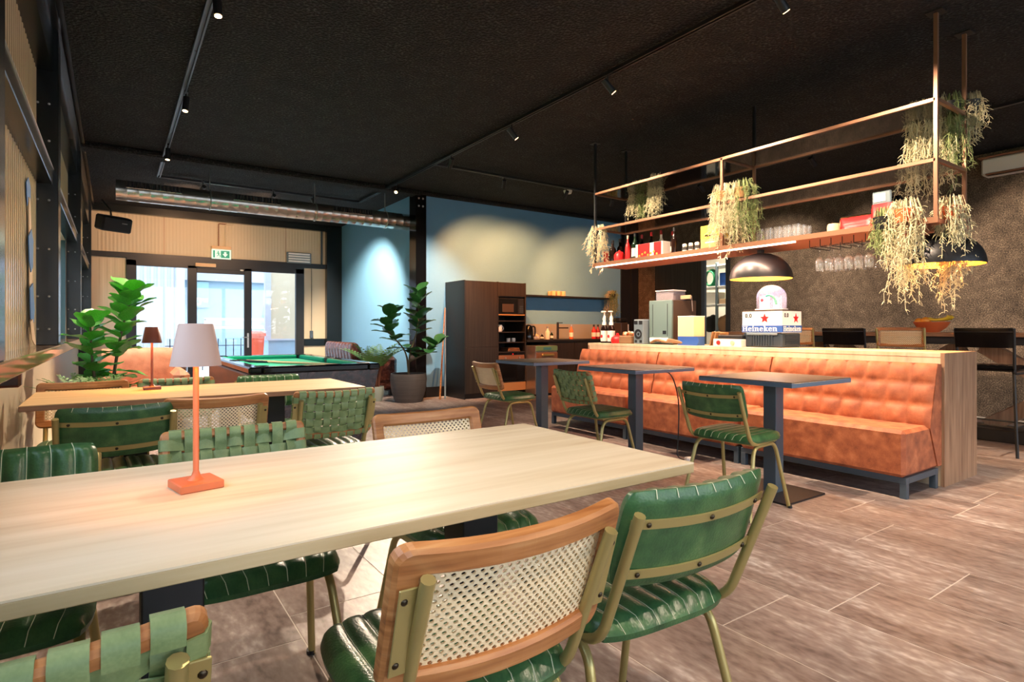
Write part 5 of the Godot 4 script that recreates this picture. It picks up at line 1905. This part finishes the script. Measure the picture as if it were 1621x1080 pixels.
	part("plinth", bc(6.02, 0, zb, 8.3, 0.1, zf - 0.05), M.black, cu)
	for k in 4:
		part("door", bc(6.03 + k * 0.567, 0.11, zf, 6.59 + k * 0.567, 0.85, zf + 0.018, 0.001), M.dark_wood, cu)
	solo("worktop", bc(5.57, 0.865, zb, 8.32, 0.9, zf + 0.03, 0.002), M.black, "thin black kitchen worktop along the slate wall", "worktop")
	var dw := thing("dishwasher", "stainless steel dishwasher with a green control strip", "dishwasher", Vector3(5.79, 0, -7.45))
	part("body", bx(Vector3(0, 0.42, -0.25), Vector3(0.44, 0.78, 0.5), 0.006), M.steel, dw)
	part("door", bx(Vector3(0, 0.37, 0.006), Vector3(0.43, 0.66, 0.03), 0.004), M.bronze, dw)
	part("control_strip", bx(Vector3(0, 0.765, 0.006), Vector3(0.43, 0.08, 0.03), 0.004), mat("strip_green", C(112, 150, 110), 0.4), dw)
	part("display_screen", bx(Vector3(0, 0.765, 0.0225), Vector3(0.16, 0.035, 0.003)), mat("strip_teal", C(70, 140, 150), 0.3), dw)
	part("handle", bx(Vector3(0, 0.66, 0.04), Vector3(0.24, 0.035, 0.04), 0.008), M.brass, dw)
	for x in [-0.18, 0.18]:
		part("foot", bx(Vector3(x, 0.015, -0.05), Vector3(0.04, 0.03, 0.04)), M.black, dw)
	struct("backsplash", bc(5.58, 0.9, Z_KIT, 8.34, 1.17, Z_KIT + 0.012), mat("splash", C(150, 152, 146), 0.4))
	solo("wall_shelf", bc(5.58, 1.645, -8.325, 7.95, 1.675, -8.1, 0.002), M.black, "long black wall shelf above the kitchen counter", "shelf")
	for k in 6:
		mug.call("cup", "pale upturned cup on the black wall shelf", Vector3(6.5 + int(k / 2.0) * 0.11, 1.675, -8.16 - (k % 2) * 0.09), M.card_tan, 0.045, 0.085, 1.2, "pale cups on the kitchen wall shelf")
	for k in 3:
		var dk := MB.new()
		dk.lathe([Vector2(0, 0), Vector2(0.03, 0), Vector2(0.034, 0.07), Vector2(0, 0.07)], 14)
		solo("dark_beaker", dk, M.black, "small dark beaker at the cabinet end of the wall shelf", "cup", Vector3(5.66 + k * 0.09, 1.675, -8.2), 0, "dark beakers on the wall shelf")
	trailing_plant("dry trailing plant hanging from the end of the kitchen wall shelf", Vector3(7.9, 1.66, -8.1), [M.strand, M.strand_green], 26, Vector2(0.12, 0.1), 0.3, 0.62, M.black, 61)
	# small things on the worktop
	var y := 0.9
	var ke := thing("kettle", "black electric kettle on the kitchen worktop", "kettle", Vector3(5.72, y, -7.85))
	var km := MB.new()
	km.lathe([Vector2(0, 0), Vector2(0.085, 0), Vector2(0.09, 0.03), Vector2(0.068, 0.22), Vector2(0.03, 0.25), Vector2(0, 0.255)], 22)
	part("body", km, M.black_gloss, ke)
	var kh := MB.new()
	kh.tube(smooth([Vector3(0.06, 0.22, 0), Vector3(0.13, 0.21, 0), Vector3(0.13, 0.08, 0), Vector3(0.085, 0.05, 0)]), 0.014, 8)
	part("handle", kh, M.black, ke)
	var fa := thing("kitchen_tap", "tall black kitchen tap at the sink", "tap", Vector3(6.55, y, -8.1))
	var fm := MB.new()
	fm.tube([Vector3(0, 0, 0), Vector3(0, 0.3, 0)], 0.022, 12)
	fm.tube([Vector3(0, 0.2, 0), Vector3(0.16, 0.2, 0.1)], 0.013, 10)
	part("spout", fm, M.black, fa)
	part("lever", bx(Vector3(0.05, 0.29, 0), Vector3(0.12, 0.014, 0.02), 0.004), M.black, fa)
	var items := [[5.98, 0.06, 0.12, M.card_tan, "short tan storage jar beside the kettle"], [6.12, 0.03, 0.1, M.bottle_dark, "small dark spice jar behind the storage jar"], [6.24, 0.04, 0.22, M.paper, "pale soap bottle on the kitchen worktop"], [6.33, 0.03, 0.14, M.bottle_green, "small green bottle next to the soap"], [6.78, 0.036, 0.26, M.orange_clay, "patterned orange bottle beside the tap"]]
	for q in items:
		bottle(q[4], Vector3(q[0], y, -8.0), q[1], q[2], q[3], M.steel, M.paper, "kitchen_bottle", "bottles and jars on the kitchen worktop")
	var cans := [[7.28, 0.26, M.red, "tall red bottle, first of a pair by the light backsplash"], [7.38, 0.26, M.red_dark, "tall dark red bottle, second of a pair by the backsplash"], [7.5, 0.16, M.red, "short red tin with a pale lid on the worktop"], [7.6, 0.15, M.red_dark, "short dark red tin next to the pale-lidded one"], [7.68, 0.15, M.orange_fruit, "short yellow tin at the end of the tin row"]]
	for q in cans:
		bottle(q[3], Vector3(q[0], y, -7.95), 0.042, q[1], q[2], M.paper if q[1] < 0.2 else M.black, M.paper, "condiment_bottle", "sauce bottles and tins on the kitchen worktop")
	solo("sponge", bx(Vector3(0, 0.02, 0), Vector3(0.1, 0.04, 0.07), 0.006), M.red, "red sponge on the kitchen worktop", "sponge", Vector3(7.82, y, -7.92))
	var gr := thing("coffee_grinder", "dark coffee grinder with a pale side panel on the worktop", "grinder", Vector3(8.02, y, -8.0))
	part("body", bx(Vector3(0, 0.15, 0), Vector3(0.18, 0.3, 0.2), 0.008), M.machine_brown, gr)
	part("side_panel", bx(Vector3(0.1, 0.14, 0.02), Vector3(0.03, 0.26, 0.16), 0.004), M.paper, gr)
	part("hood", bx(Vector3(-0.02, 0.35, 0), Vector3(0.2, 0.08, 0.2), 0.02), M.black, gr)
	# cues leaning on the wall
	for k in 2:
		var q := MB.new()
		q.tube([Vector3(4.13 + k * 0.09, 0, -7.98), Vector3(4.37 + k * 0.012, 1.42, -8.27)], 0.015, 10, false, 0.007)
		solo("pool_cue", q, M.mango if k == 0 else M.plastic_grey, ["brown pool cue leaning against the wall beside the tall cabinet", "grey pool cue leaning against the wall beside the tall cabinet"][k], "pool cue")

# ---------------------------------------------------------------- plants
func leaf_mesh(sd: int) -> ArrayMesh:
	var r := RandomNumberGenerator.new()
	r.seed = sd
	var m := MB.new()
	var g := []
	var ph := r.randf() * 6
	for i in 9:
		var t := i / 8.0
		var w := 0.5 * (0.10 + 0.9 * pow(sin(PI * pow(t, 0.72) * 0.97), 0.8)) * (0.72 + 0.4 * t)
		if i == 0: w = 0.02
		if i == 8: w = 0.06
		var row := PackedVector3Array()
		for j in 5:
			var s := -1.0 + 0.5 * j
			var y := 0.16 * absf(s) * w + 0.035 * sin(t * 9 + ph + s * 2) * absf(s) - 0.18 * t * t
			row.append(Vector3(s * w * 0.85, y, t))
		g.append(row)
	m.grid(g)
	return m.mesh()

func fig_plant(t: Node3D, stems: Array, leaf_m: Material, sd: int, density: float, size: float) -> void:
	var r := RandomNumberGenerator.new()
	r.seed = sd
	var lv := [leaf_mesh(1), leaf_mesh(2), leaf_mesh(3), leaf_mesh(4)]
	for s in stems:
		var path := smooth(s[0], 8)
		var m := MB.new()
		m.tube(path, 0.016, 7, false, 0.006)
		part("stem", m, M.stem, t)
		var n := int(s[2] * density)
		var a := r.randf() * 6
		for k in n:
			var f: float = lerpf(s[1], 1.0, float(k) / (n - 1))
			var p: Vector3 = path[mini(int(f * (path.size() - 1)), path.size() - 1)]
			a += 2.4 + r.randfn() * 0.2
			var up := lerpf(0.15, 1.15, pow(f, 1.6)) + r.randfn() * 0.3
			var d := Vector3(cos(a), up, sin(a)).normalized()
			var sz: float = size * r.randf_range(0.8, 1.15)
			var x := Vector3.UP.cross(d)
			if x.length() < 0.1:
				x = Vector3.RIGHT
			x = x.normalized()
			var yv := d.cross(x).normalized()
			var o := part("leaf", lv[r.randi() % 4], leaf_m, t)
			o.transform = Transform3D(Basis(x * sz, yv * sz, d * sz), p)

func fern(t: Node3D, at: Vector3, n: int, ln: float, m: Material, sd: int) -> void:
	var r := RandomNumberGenerator.new()
	r.seed = sd
	for k in n:
		var a := TAU * k / n + r.randfn() * 0.2
		var tilt := r.randf_range(0.25, 0.9)
		var d := Vector3(cos(a) * tilt, 1.0, sin(a) * tilt).normalized()
		var side := d.cross(Vector3(cos(a), 0, sin(a))).cross(d)
		var across := d.cross(side).normalized()
		if side.length() < 0.05:
			side = Vector3(cos(a), 0, sin(a))
		var f := MB.new()
		var N := 15
		var pts := []
		for i in N + 1:
			var q := float(i) / N
			pts.append(at + d * ln * q + Vector3(cos(a), 0, sin(a)) * ln * 0.35 * q * q - Vector3(0, ln * 0.25 * q * q, 0))
		f.tube(pts, 0.004, 4, false, 0.001, false)
		for i in range(2, N):
			var q := float(i) / N
			var w := ln * 0.24 * sin(PI * pow(q, 0.6)) + 0.008
			var fwd: Vector3 = (pts[i] - pts[i - 1])
			for s in [-1.0, 1.0]:
				var tip: Vector3 = pts[i] + across * s * w + fwd * 0.8
				f.quad(pts[i], (pts[i] + tip) / 2 + fwd * 0.45, tip, (pts[i] + tip) / 2 - fwd * 0.4, Vector3(0, 1, 0.2))
		part("frond", f, m, t)

func pot(t: Node3D, r: float, h: float, m: Material) -> void:
	var p := MB.new()
	p.lathe([Vector2(0, 0), Vector2(r * 0.74, 0), Vector2(r * 0.92, h * 0.35), Vector2(r, h * 0.8), Vector2(r * 0.97, h), Vector2(r * 0.9, h), Vector2(r * 0.9, h * 0.88)], 30)
	part("pot", p, m, t)
	var s := MB.new()
	s.lathe([Vector2(r * 0.91, h * 0.88), Vector2(0, h * 0.9)], 20)
	part("soil", s, M.soil, t)

# ---------------------------------------------------------------- lounge and pool table
func armchair(called: String, label: String, at: Vector3, turn: float, w: float, m: Material, tufts: int) -> void:
	var t := thing(called, label, "armchair" if w < 1.2 else "sofa", at, turn)
	var inner := w - 0.32
	part("seat_base", bx(Vector3(0, 0.2, 0.02), Vector3(w - 0.1, 0.22, 0.72), 0.03), m, t)
	var n := 1 if w < 1.2 else 2
	for k in n:
		part("seat_cushion", bx(Vector3((k - (n - 1) / 2.0) * inner / n, 0.37, -0.06), Vector3(inner / n - 0.01, 0.14, 0.6), 0.05), m, t)
	var b := MB.new()
	var g := []
	var nu := tufts * 6
	for i in nu + 1:
		var u := float(i) / nu
		var row := PackedVector3Array()
		for j in 19:
			var a := TAU * j / 18
			var ch := pow(absf(sin(PI * tufts * u)), 0.5)
			var px := 0.1 * cos(a) * (0.86 + 0.14 * ch)
			var py := 0.27 * signf(sin(a)) * pow(absf(sin(a)), 0.7) * (0.96 + 0.04 * ch)
			row.append(Vector3(-w / 2 + 0.06 + u * (w - 0.12), 0.6 + py, 0.28 + px + py * 0.18))
		g.append(row)
	b.grid(g)
	b.out_from(0, Vector3(0, 0.6, 0.28))
	for e in [0, nu]:
		for j in 18:
			b.quad(g[e][j], g[e][j + 1], Vector3(g[e][0].x, 0.6, 0.28), g[e][j], Vector3(signf(e - 1), 0, 0))
	part("backrest", b, m, t)
	for s in [-1.0, 1.0]:
		part("armrest", bx(Vector3(s * (w / 2 - 0.08), 0.42, 0.0), Vector3(0.16, 0.44, 0.74), 0.06), m, t)
		for z in [-0.28, 0.3]:
			part("foot", bx(Vector3(s * (w / 2 - 0.1), 0.05, z), Vector3(0.06, 0.1, 0.06), 0.005), M.black, t)

func lounge() -> void:
	# pool table
	var x0 := 0.83
	var x1 := 1.86
	var z0 := -6.9
	var z1 := -4.68
	var p := thing("pool_table", "pool table with green cloth and dark walnut cabinet", "pool table")
	part("slate_bed", bc(x0 + 0.1, 0.72, z0 + 0.1, x1 - 0.1, 0.75, z1 - 0.1), M.felt, p)
	var rail := MB.new()
	for q in [[x0, z0, x0 + 0.1, z1], [x1 - 0.1, z0, x1, z1], [x0 + 0.1, z0, x1 - 0.1, z0 + 0.1], [x0 + 0.1, z1 - 0.1, x1 - 0.1, z1]]:
		rail.box(Vector3((q[0] + q[2]) / 2, 0.765, (q[1] + q[3]) / 2), Vector3(q[2] - q[0], 0.055, q[3] - q[1]), 0.012)
	part("rail_cap", rail, M.black_gloss, p)
	var cu := MB.new()
	for q in [[x0 + 0.1, z0 + 0.16, x0 + 0.14, (z0 + z1) / 2 - 0.06], [x0 + 0.1, (z0 + z1) / 2 + 0.06, x0 + 0.14, z1 - 0.16], [x1 - 0.14, z0 + 0.16, x1 - 0.1, (z0 + z1) / 2 - 0.06], [x1 - 0.14, (z0 + z1) / 2 + 0.06, x1 - 0.1, z1 - 0.16], [x0 + 0.16, z0 + 0.1, x1 - 0.16, z0 + 0.14], [x0 + 0.16, z1 - 0.14, x1 - 0.16, z1 - 0.1]]:
		cu.box(Vector3((q[0] + q[2]) / 2, 0.768, (q[1] + q[3]) / 2), Vector3(q[2] - q[0], 0.044, q[3] - q[1]), 0.01)
	part("cushion", cu, M.felt, p)
	for q in [[x0 + 0.11, z0 + 0.11], [x1 - 0.11, z0 + 0.11], [x0 + 0.11, z1 - 0.11], [x1 - 0.11, z1 - 0.11], [x0 + 0.09, (z0 + z1) / 2], [x1 - 0.09, (z0 + z1) / 2]]:
		var m := MB.new()
		m.lathe([Vector2(0.055, 0.785), Vector2(0.055, 0.795), Vector2(0.045, 0.797), Vector2(0.045, 0.74), Vector2(0, 0.74)], 16, true, Vector3(q[0], 0, q[1]))
		part("pocket", m, M.black, p)
	var cab := MB.new()
	cab.prism(PackedVector2Array([Vector2(x0 + 0.1, 0.36), Vector2(x1 - 0.1, 0.36), Vector2(x1 - 0.01, 0.74), Vector2(x0 + 0.01, 0.74)]), z0 + 0.02, z1 - 0.012)
	part("cabinet", cab, M.pool_dark, p)
	part("side_panel", bc(x0 - 0.004, 0.4, z0 + 0.06, x0 + 0.07, 0.735, z1 - 0.05, 0.01), M.walnut, p)
	for q in [[x0 + 0.16, z0 + 0.2], [x1 - 0.16, z0 + 0.2], [x0 + 0.16, z1 - 0.2], [x1 - 0.16, z1 - 0.2]]:
		part("leg", bc(q[0] - 0.08, 0.0, q[1] - 0.08, q[0] + 0.08, 0.37, q[1] + 0.08, 0.008), M.pool_dark, p)
	for k in 2:
		var q := MB.new()
		q.tube([Vector3(0.99 + k * 0.09, 0.795, -6.32 + k * 0.12), Vector3(1.72 + k * 0.05, 0.79, -5.15 + k * 0.16)], 0.014, 8, false, 0.006)
		solo("pool_cue", q, [M.black, M.card_tan][k], ["dark pool cue lying across the green cloth", "pale pool cue lying across the green cloth"][k], "pool cue", Vector3(0, -0.03, 0))
	# sofas
	armchair("leather_sofa", "brown ribbed leather sofa against the blue wall", Vector3(3.45, 0, -9.6), -PI / 2, 1.5, M.brown_leather, 9)
	armchair("tan_armchair", "tan leather armchair with its back to the dining tables, behind the fiddle-leaf fig", Vector3(0.26, 0, -7.55), PI, 0.86, M.suede_tan, 1)
	armchair("tan_armchair", "tan leather armchair facing the entrance, beside the pool table", Vector3(0.55, 0, -10.6), PI * 0.5, 0.8, M.suede_tan, 1)
	var st := thing("side_table", "low black round side table between the tan armchairs", "side table", Vector3(0.62, 0, -8.9))
	var s1 := MB.new()
	s1.lathe([Vector2(0.0, 0.5), Vector2(0.22, 0.5), Vector2(0.22, 0.48), Vector2(0.02, 0.48), Vector2(0.02, 0.02), Vector2(0.18, 0.015), Vector2(0.18, 0), Vector2(0, 0)], 24, true)
	part("pedestal_table", s1, M.black, st)
	var vs := MB.new()
	vs.lathe([Vector2(0, 0), Vector2(0.05, 0), Vector2(0.055, 0.2), Vector2(0.04, 0.24), Vector2(0, 0.24)], 18)
	solo("black_vase", vs, M.black, "tall black cylinder vase on the low side table", "vase", Vector3(0.62, 0.5, -8.9))
	# fiddle-leaf fig by the windows
	var f1 := thing("fiddle_leaf_fig", "large bright fiddle-leaf fig in front of the entrance facade", "plant", Vector3(-0.02, 0, -5.5))
	pot(f1, 0.19, 0.36, M.black)
	fig_plant(f1, [[[Vector3(0, 0.3, 0), Vector3(0.02, 0.7, -0.05), Vector3(0.08, 1.1, -0.1), Vector3(0.15, 1.38, -0.14)], 0.12, 46], [[Vector3(-0.02, 0.3, 0.02), Vector3(-0.1, 0.7, 0.05), Vector3(-0.13, 1.12, 0.06)], 0.14, 34]], M.leaf, 71, 1.0, 0.205)
	# ferns in a planter
	var f2 := thing("fern_planter", "dark planter of ferns under the window sill", "plant", Vector3(-0.14, 0, -4.75))
	part("planter", bx(Vector3(0, 0.27, 0), Vector3(0.3, 0.54, 0.6), 0.01), M.black_steel, f2)
	for k in 3:
		fern(f2, Vector3(0, 0.54, -0.2 + k * 0.2), 8, 0.34, M.fern, 80 + k)
	# fig by the black post
	var f3 := thing("fiddle_leaf_fig", "tall fiddle-leaf fig in a grey round pot beside the black post", "plant", Vector3(3.62, 0, -8.0))
	pot(f3, 0.27, 0.42, M.pot_grey)
	fig_plant(f3, [[[Vector3(0, 0.36, 0), Vector3(0.02, 0.7, 0.0), Vector3(0.12, 1.1, 0.05), Vector3(0.12, 1.62, 0.1)], 0.62, 17], [[Vector3(0, 0.4, 0), Vector3(-0.06, 0.75, 0.0), Vector3(-0.28, 1.08, -0.12), Vector3(-0.2, 1.32, -0.1)], 0.35, 24], [[Vector3(0.02, 0.6, 0), Vector3(0.2, 0.72, 0.15), Vector3(0.36, 0.86, 0.25)], 0.3, 12]], M.leaf_dark, 72, 1.0, 0.27)
	# fern in a small pot
	var f4 := thing("potted_fern", "upright fern in a small pale pot beside the grey pot", "plant", Vector3(3.24, 0, -8.35))
	pot(f4, 0.13, 0.22, M.pot_pale)
	var tr := MB.new()
	for k in 12:
		tr.tube([Vector3(cos(k * 1.7) * 0.05, 0.18, sin(k * 1.7) * 0.05), Vector3(cos(k * 1.7) * 0.09, 0.52, sin(k * 1.7) * 0.09)], 0.009, 5)
	part("trunk", tr, mat("fern_trunk", C(120, 70, 48), 0.9), f4)
	fern(f4, Vector3(0, 0.46, 0), 13, 0.6, M.fern, 90)

# ---------------------------------------------------------------- high table, stools
func make_stool(cane: bool, label: String) -> Node3D:
	var t := thing("bar_stool", label, "bar stool", Vector3.ZERO, 0, "bar stools along the high table")
	var m := MB.new()
	var g := []
	for i in 25:
		var u := -1.0 + i / 12.0
		var row := PackedVector3Array()
		for j in 13:
			var v := -1.0 + j / 6.0
			var e := pow(maxf(0.0, (1.0 - pow(absf(u), 7)) * (1.0 - pow(absf(v), 7))), 0.4)
			row.append(Vector3(0.2 * u, 0.735 + 0.03 * e + 0.006 * absf(sin(u * PI * 3)), 0.19 * v))
		g.append(row)
	m.grid(g)
	m.out_from(0, Vector3(0, 0, 0))
	m.box(Vector3(0, 0.727, 0), Vector3(0.4, 0.02, 0.38), 0.004)
	part("seat", m, M.black_gloss if not cane else M.brown_leather, t)
	for s in [-1.0, 1.0]:
		var a := MB.new()
		a.tube(fillet([Vector3(s * 0.19, 0.7, -0.15), Vector3(s * 0.195, 0.7, 0.17), Vector3(s * 0.205, 1.085, 0.23)], 0.04, 5), 0.012, 8)
		part("back_support", a, M.black if not cane else M.brass, t)
		for z in [-1.0, 1.0]:
			var l := MB.new()
			l.tube([Vector3(s * 0.225, 0, z * 0.215), Vector3(s * 0.185, 0.715, z * 0.15)], 0.012, 8)
			part("leg", l, M.black, t)
	var fr := MB.new()
	var q := [Vector3(-0.211, 0.25, -0.192), Vector3(0.211, 0.25, -0.192), Vector3(0.211, 0.25, 0.192), Vector3(-0.211, 0.25, 0.192)]
	for k in 4:
		fr.tube([q[k], q[(k + 1) % 4]], 0.008, 6)
	part("foot_ring", fr, M.black, t)
	var b := MB.new()
	if cane:
		b.box(Vector3(0, 1.08, 0.215), Vector3(0.42, 0.03, 0.022), 0.006)
		b.box(Vector3(0, 0.925, 0.2), Vector3(0.42, 0.03, 0.022), 0.006)
		b.box(Vector3(0.195, 1.0, 0.208), Vector3(0.03, 0.17, 0.022), 0.006)
		b.box(Vector3(-0.195, 1.0, 0.208), Vector3(0.03, 0.17, 0.022), 0.006)
		part("back_frame", b, M.mango, t)
		var cs := cane_sheet(0.18, -0.065, 0.065)
		var o := part("cane_panel", cs, M.cane, t)
		var want := Transform3D(Basis(Vector3(1, 0, 0), 0.09), Vector3(0, 1.0, 0.195))
		o.transform = want * back_xf().affine_inverse()
	else:
		var pts := []
		for i in 11:
			var x := -0.2 + 0.04 * i
			pts.append(Vector3(x, 1.005, 0.225 + 0.02 * (1 - pow(x / 0.2, 2))))
		b.strap(pts, Vector3(0, 1, 0.1).normalized(), 0.17, 0.028)
		part("backrest", b, M.black_gloss, t)
		var st := MB.new()
		var p2 := []
		for i in 11:
			var x := -0.2 + 0.04 * i
			p2.append(Vector3(x, 1.055, 0.247 + 0.02 * (1 - pow(x / 0.2, 2))))
		st.tube(p2, 0.004, 5)
		part("piping", st, M.black_steel, t)
	return t

func high_table() -> void:
	var t := thing("high_table", "long bar-height wooden table on crossed timber legs along the textured wall", "table")
	part("table_top", bc(6.72, 1.005, -4.9, 7.62, 1.045, -0.2, 0.003), M.oak_x, t)
	part("apron", bc(6.76, 0.93, -4.85, 6.79, 1.005, -0.25), M.black_steel, t)
	part("apron", bc(7.55, 0.93, -4.85, 7.58, 1.005, -0.25), M.black_steel, t)
	for z in [-4.3, -2.9, -1.5]:
		for s in [-1.0, 1.0]:
			var m := MB.new()
			var a := Vector3(7.15, 0.1, z - s * 0.62)
			var b := Vector3(7.15, 0.93, z + s * 0.62)
			m.xf = Transform3D(Basis(Vector3(1, 0, 0), -s * atan2(0.83, 1.24)), (a + b) / 2 + Vector3(s * 0.06, 0, 0))
			m.box(Vector3.ZERO, Vector3(0.1, 0.14, 1.44), 0.006)
			part("cross_timber", m, M.oak_v, t)
	part("floor_beam", bc(6.95, 0, -4.85, 7.35, 0.12, -0.4, 0.01), M.black, t)
	var bs := make_stool(false, "black bar stool at the end of the high table by the bar's oak panel")
	bs.position = Vector3(6.42, 0, -1.83)
	bs.rotation.y = -PI / 2
	var cs := make_stool(true, "cane-backed bar stool between two black ones at the high table")
	cs.position = Vector3(6.42, 0, -2.48)
	cs.rotation.y = -PI / 2
	copy(bs, Vector3(6.42, 0, -3.0), -PI / 2, "black bar stool between the cane-backed ones at the high table")
	copy(cs, Vector3(6.42, 0, -3.52), -PI / 2, "cane-backed bar stool partly hidden by the beer crate")
	# fruit bowl
	var bw := MB.new()
	bw.lathe([Vector2(0, 0), Vector2(0.07, 0), Vector2(0.075, 0.008), Vector2(0.13, 0.05), Vector2(0.165, 0.11), Vector2(0.158, 0.11), Vector2(0.12, 0.055), Vector2(0.06, 0.015), Vector2(0, 0.012)], 32)
	solo("fruit_bowl", bw, M.orange_clay, "orange clay fruit bowl on the high table", "bowl", Vector3(7.15, 1.045, -2.56))
	for k in 3:
		var o := MB.new()
		o.ball(Vector3.ZERO, Vector3(0.045, 0.042, 0.045), 14, 10)
		solo("orange", o, M.orange_fruit, "orange in the clay fruit bowl", "fruit", Vector3(7.1 + (k % 2) * 0.1, 1.155 + 0.005 * k, -2.655 + k * 0.03), 0, "oranges in the fruit bowl")
	for k in 3:
		var b := MB.new()
		b.tube(smooth([Vector3(0, 0.035, 0.115), Vector3(0, 0.012, 0.09), Vector3(0, 0, 0.04), Vector3(0, -0.002, -0.03), Vector3(0, 0.015, -0.085)], 4), 0.019, 7, false, 0.012)
		solo("banana", b, M.banana, "yellow banana in the clay fruit bowl", "fruit", Vector3(7.1 + k * 0.04, 1.178, -2.5), 0.1 * k, "bananas in the fruit bowl")

# ---------------------------------------------------------------- store room beyond the right wall
func store_room() -> void:
	var x0 := X_RIGHT + 0.15
	var s := struct_group("wall_store")
	part("plaster", bc(x0 + 2.4, -0.2, -9.6, x0 + 2.5, 2.9, -5.0), M.paper, s)
	part("plaster", bc(x0, -0.2, -9.7, x0 + 2.5, 2.9, -9.6), M.paper, s)
	part("plaster", bc(x0, -0.2, -5.0, x0 + 2.5, 2.9, -4.9), M.paper, s)
	part("plaster", bc(x0, -0.2, -9.6, x0 + 0.02, 2.9, -8.5), M.paper, s)
	struct("ceiling_store", bc(x0, 2.8, -9.7, x0 + 2.5, 2.9, -4.9), M.paper)
	struct("floor_store", bc(x0, -0.2, -9.7, x0 + 2.5, 0.0, -4.9), M.outside_ground)
	var lp := thing("ceiling_panel_light", "white ceiling panel light in the store room", "ceiling light", Vector3(x0 + 1.0, 2.79, -7.3))
	part("light_panel", bx(Vector3(0, 0, 0), Vector3(0.6, 0.02, 1.2), 0.004), glow("panel_light", Color(1.0, 0.96, 0.88), 2.0), lp)
	var l := AreaLight3D.new()
	l.name = "panel_area_light"
	lp.add_child(l)
	l.area_size = Vector2(0.6, 1.2)
	l.position = Vector3(0, -0.02, 0)
	l.rotation = Vector3(-PI / 2, 0, 0)
	l.light_energy = 9
	l.light_color = Color(1.0, 0.96, 0.88)
	l.area_range = 10
	l.shadow_enabled = true
	var rk := thing("storage_rack", "grey metal storage rack seen through the store-room door", "rack", Vector3(x0 + 0.9, 0, -7.2))
	for x in [0.0, 0.5]:
		for z in [-0.9, 0.0, 0.9]:
			part("upright", bx(Vector3(x, 1.2, z), Vector3(0.045, 2.4, 0.045), 0.003), M.plastic_grey, rk)
	for y in [0.5, 1.0, 1.56, 1.92, 2.34]:
		part("shelf", bx(Vector3(0.25, y, 0), Vector3(0.54, 0.03, 1.84), 0.003), M.white, rk)
	var X := x0 + 0.95
	var hs := MB.new()
	for k in 4:
		var loop := []
		for i in 24:
			var a := TAU * i / 24
			loop.append(Vector3(0.03 * k, sin(a) * (0.14 + 0.012 * k), cos(a) * (0.11 + 0.01 * k)))
		hs.tube(loop, 0.016, 6, true)
	solo("garden_hose", hs, M.hose_green, "coiled green hose on the store-room rack", "hose", Vector3(X - 0.05, 2.1, -7.38))
	for k in 2:
		solo("storage_crate", bx(Vector3(0, 0.13, 0), Vector3(0.3, 0.26, 0.36), 0.01), M.blue_print, ["blue crate on the rack next to the green hose", "blue crate on the rack at the door post side"][k], "crate", Vector3(X + 0.15, 1.935, -7.0 + k * 0.38))
	solo("archive_box", bx(Vector3(0, 0.12, 0), Vector3(0.3, 0.24, 0.4), 0.006), M.paper, "white archive box on the middle of the rack", "box", Vector3(X + 0.1, 1.575, -7.42))
	solo("paper_pack", bx(Vector3(0, 0.05, 0), Vector3(0.3, 0.1, 0.34), 0.006), M.card_tan, "tan pack beside the white archive box", "box", Vector3(X + 0.1, 1.575, -6.98))
	for k in 3:
		var b := MB.new()
		b.ball(Vector3(0, 0.16, 0), Vector3(0.16, 0.17, 0.14), 12, 8)
		b.ball(Vector3(0.02, 0.28, 0.05), Vector3(0.08, 0.08, 0.08), 10, 6)
		solo("carry_bag", b, [M.black, M.grass_basket, M.card_tan][k], ["black bag on the lower rack shelf", "brown bag on the lower rack shelf", "tan bag on the lower rack shelf"][k], "bag", Vector3(X + 0.1, 1.015, -7.46 + k * 0.31))
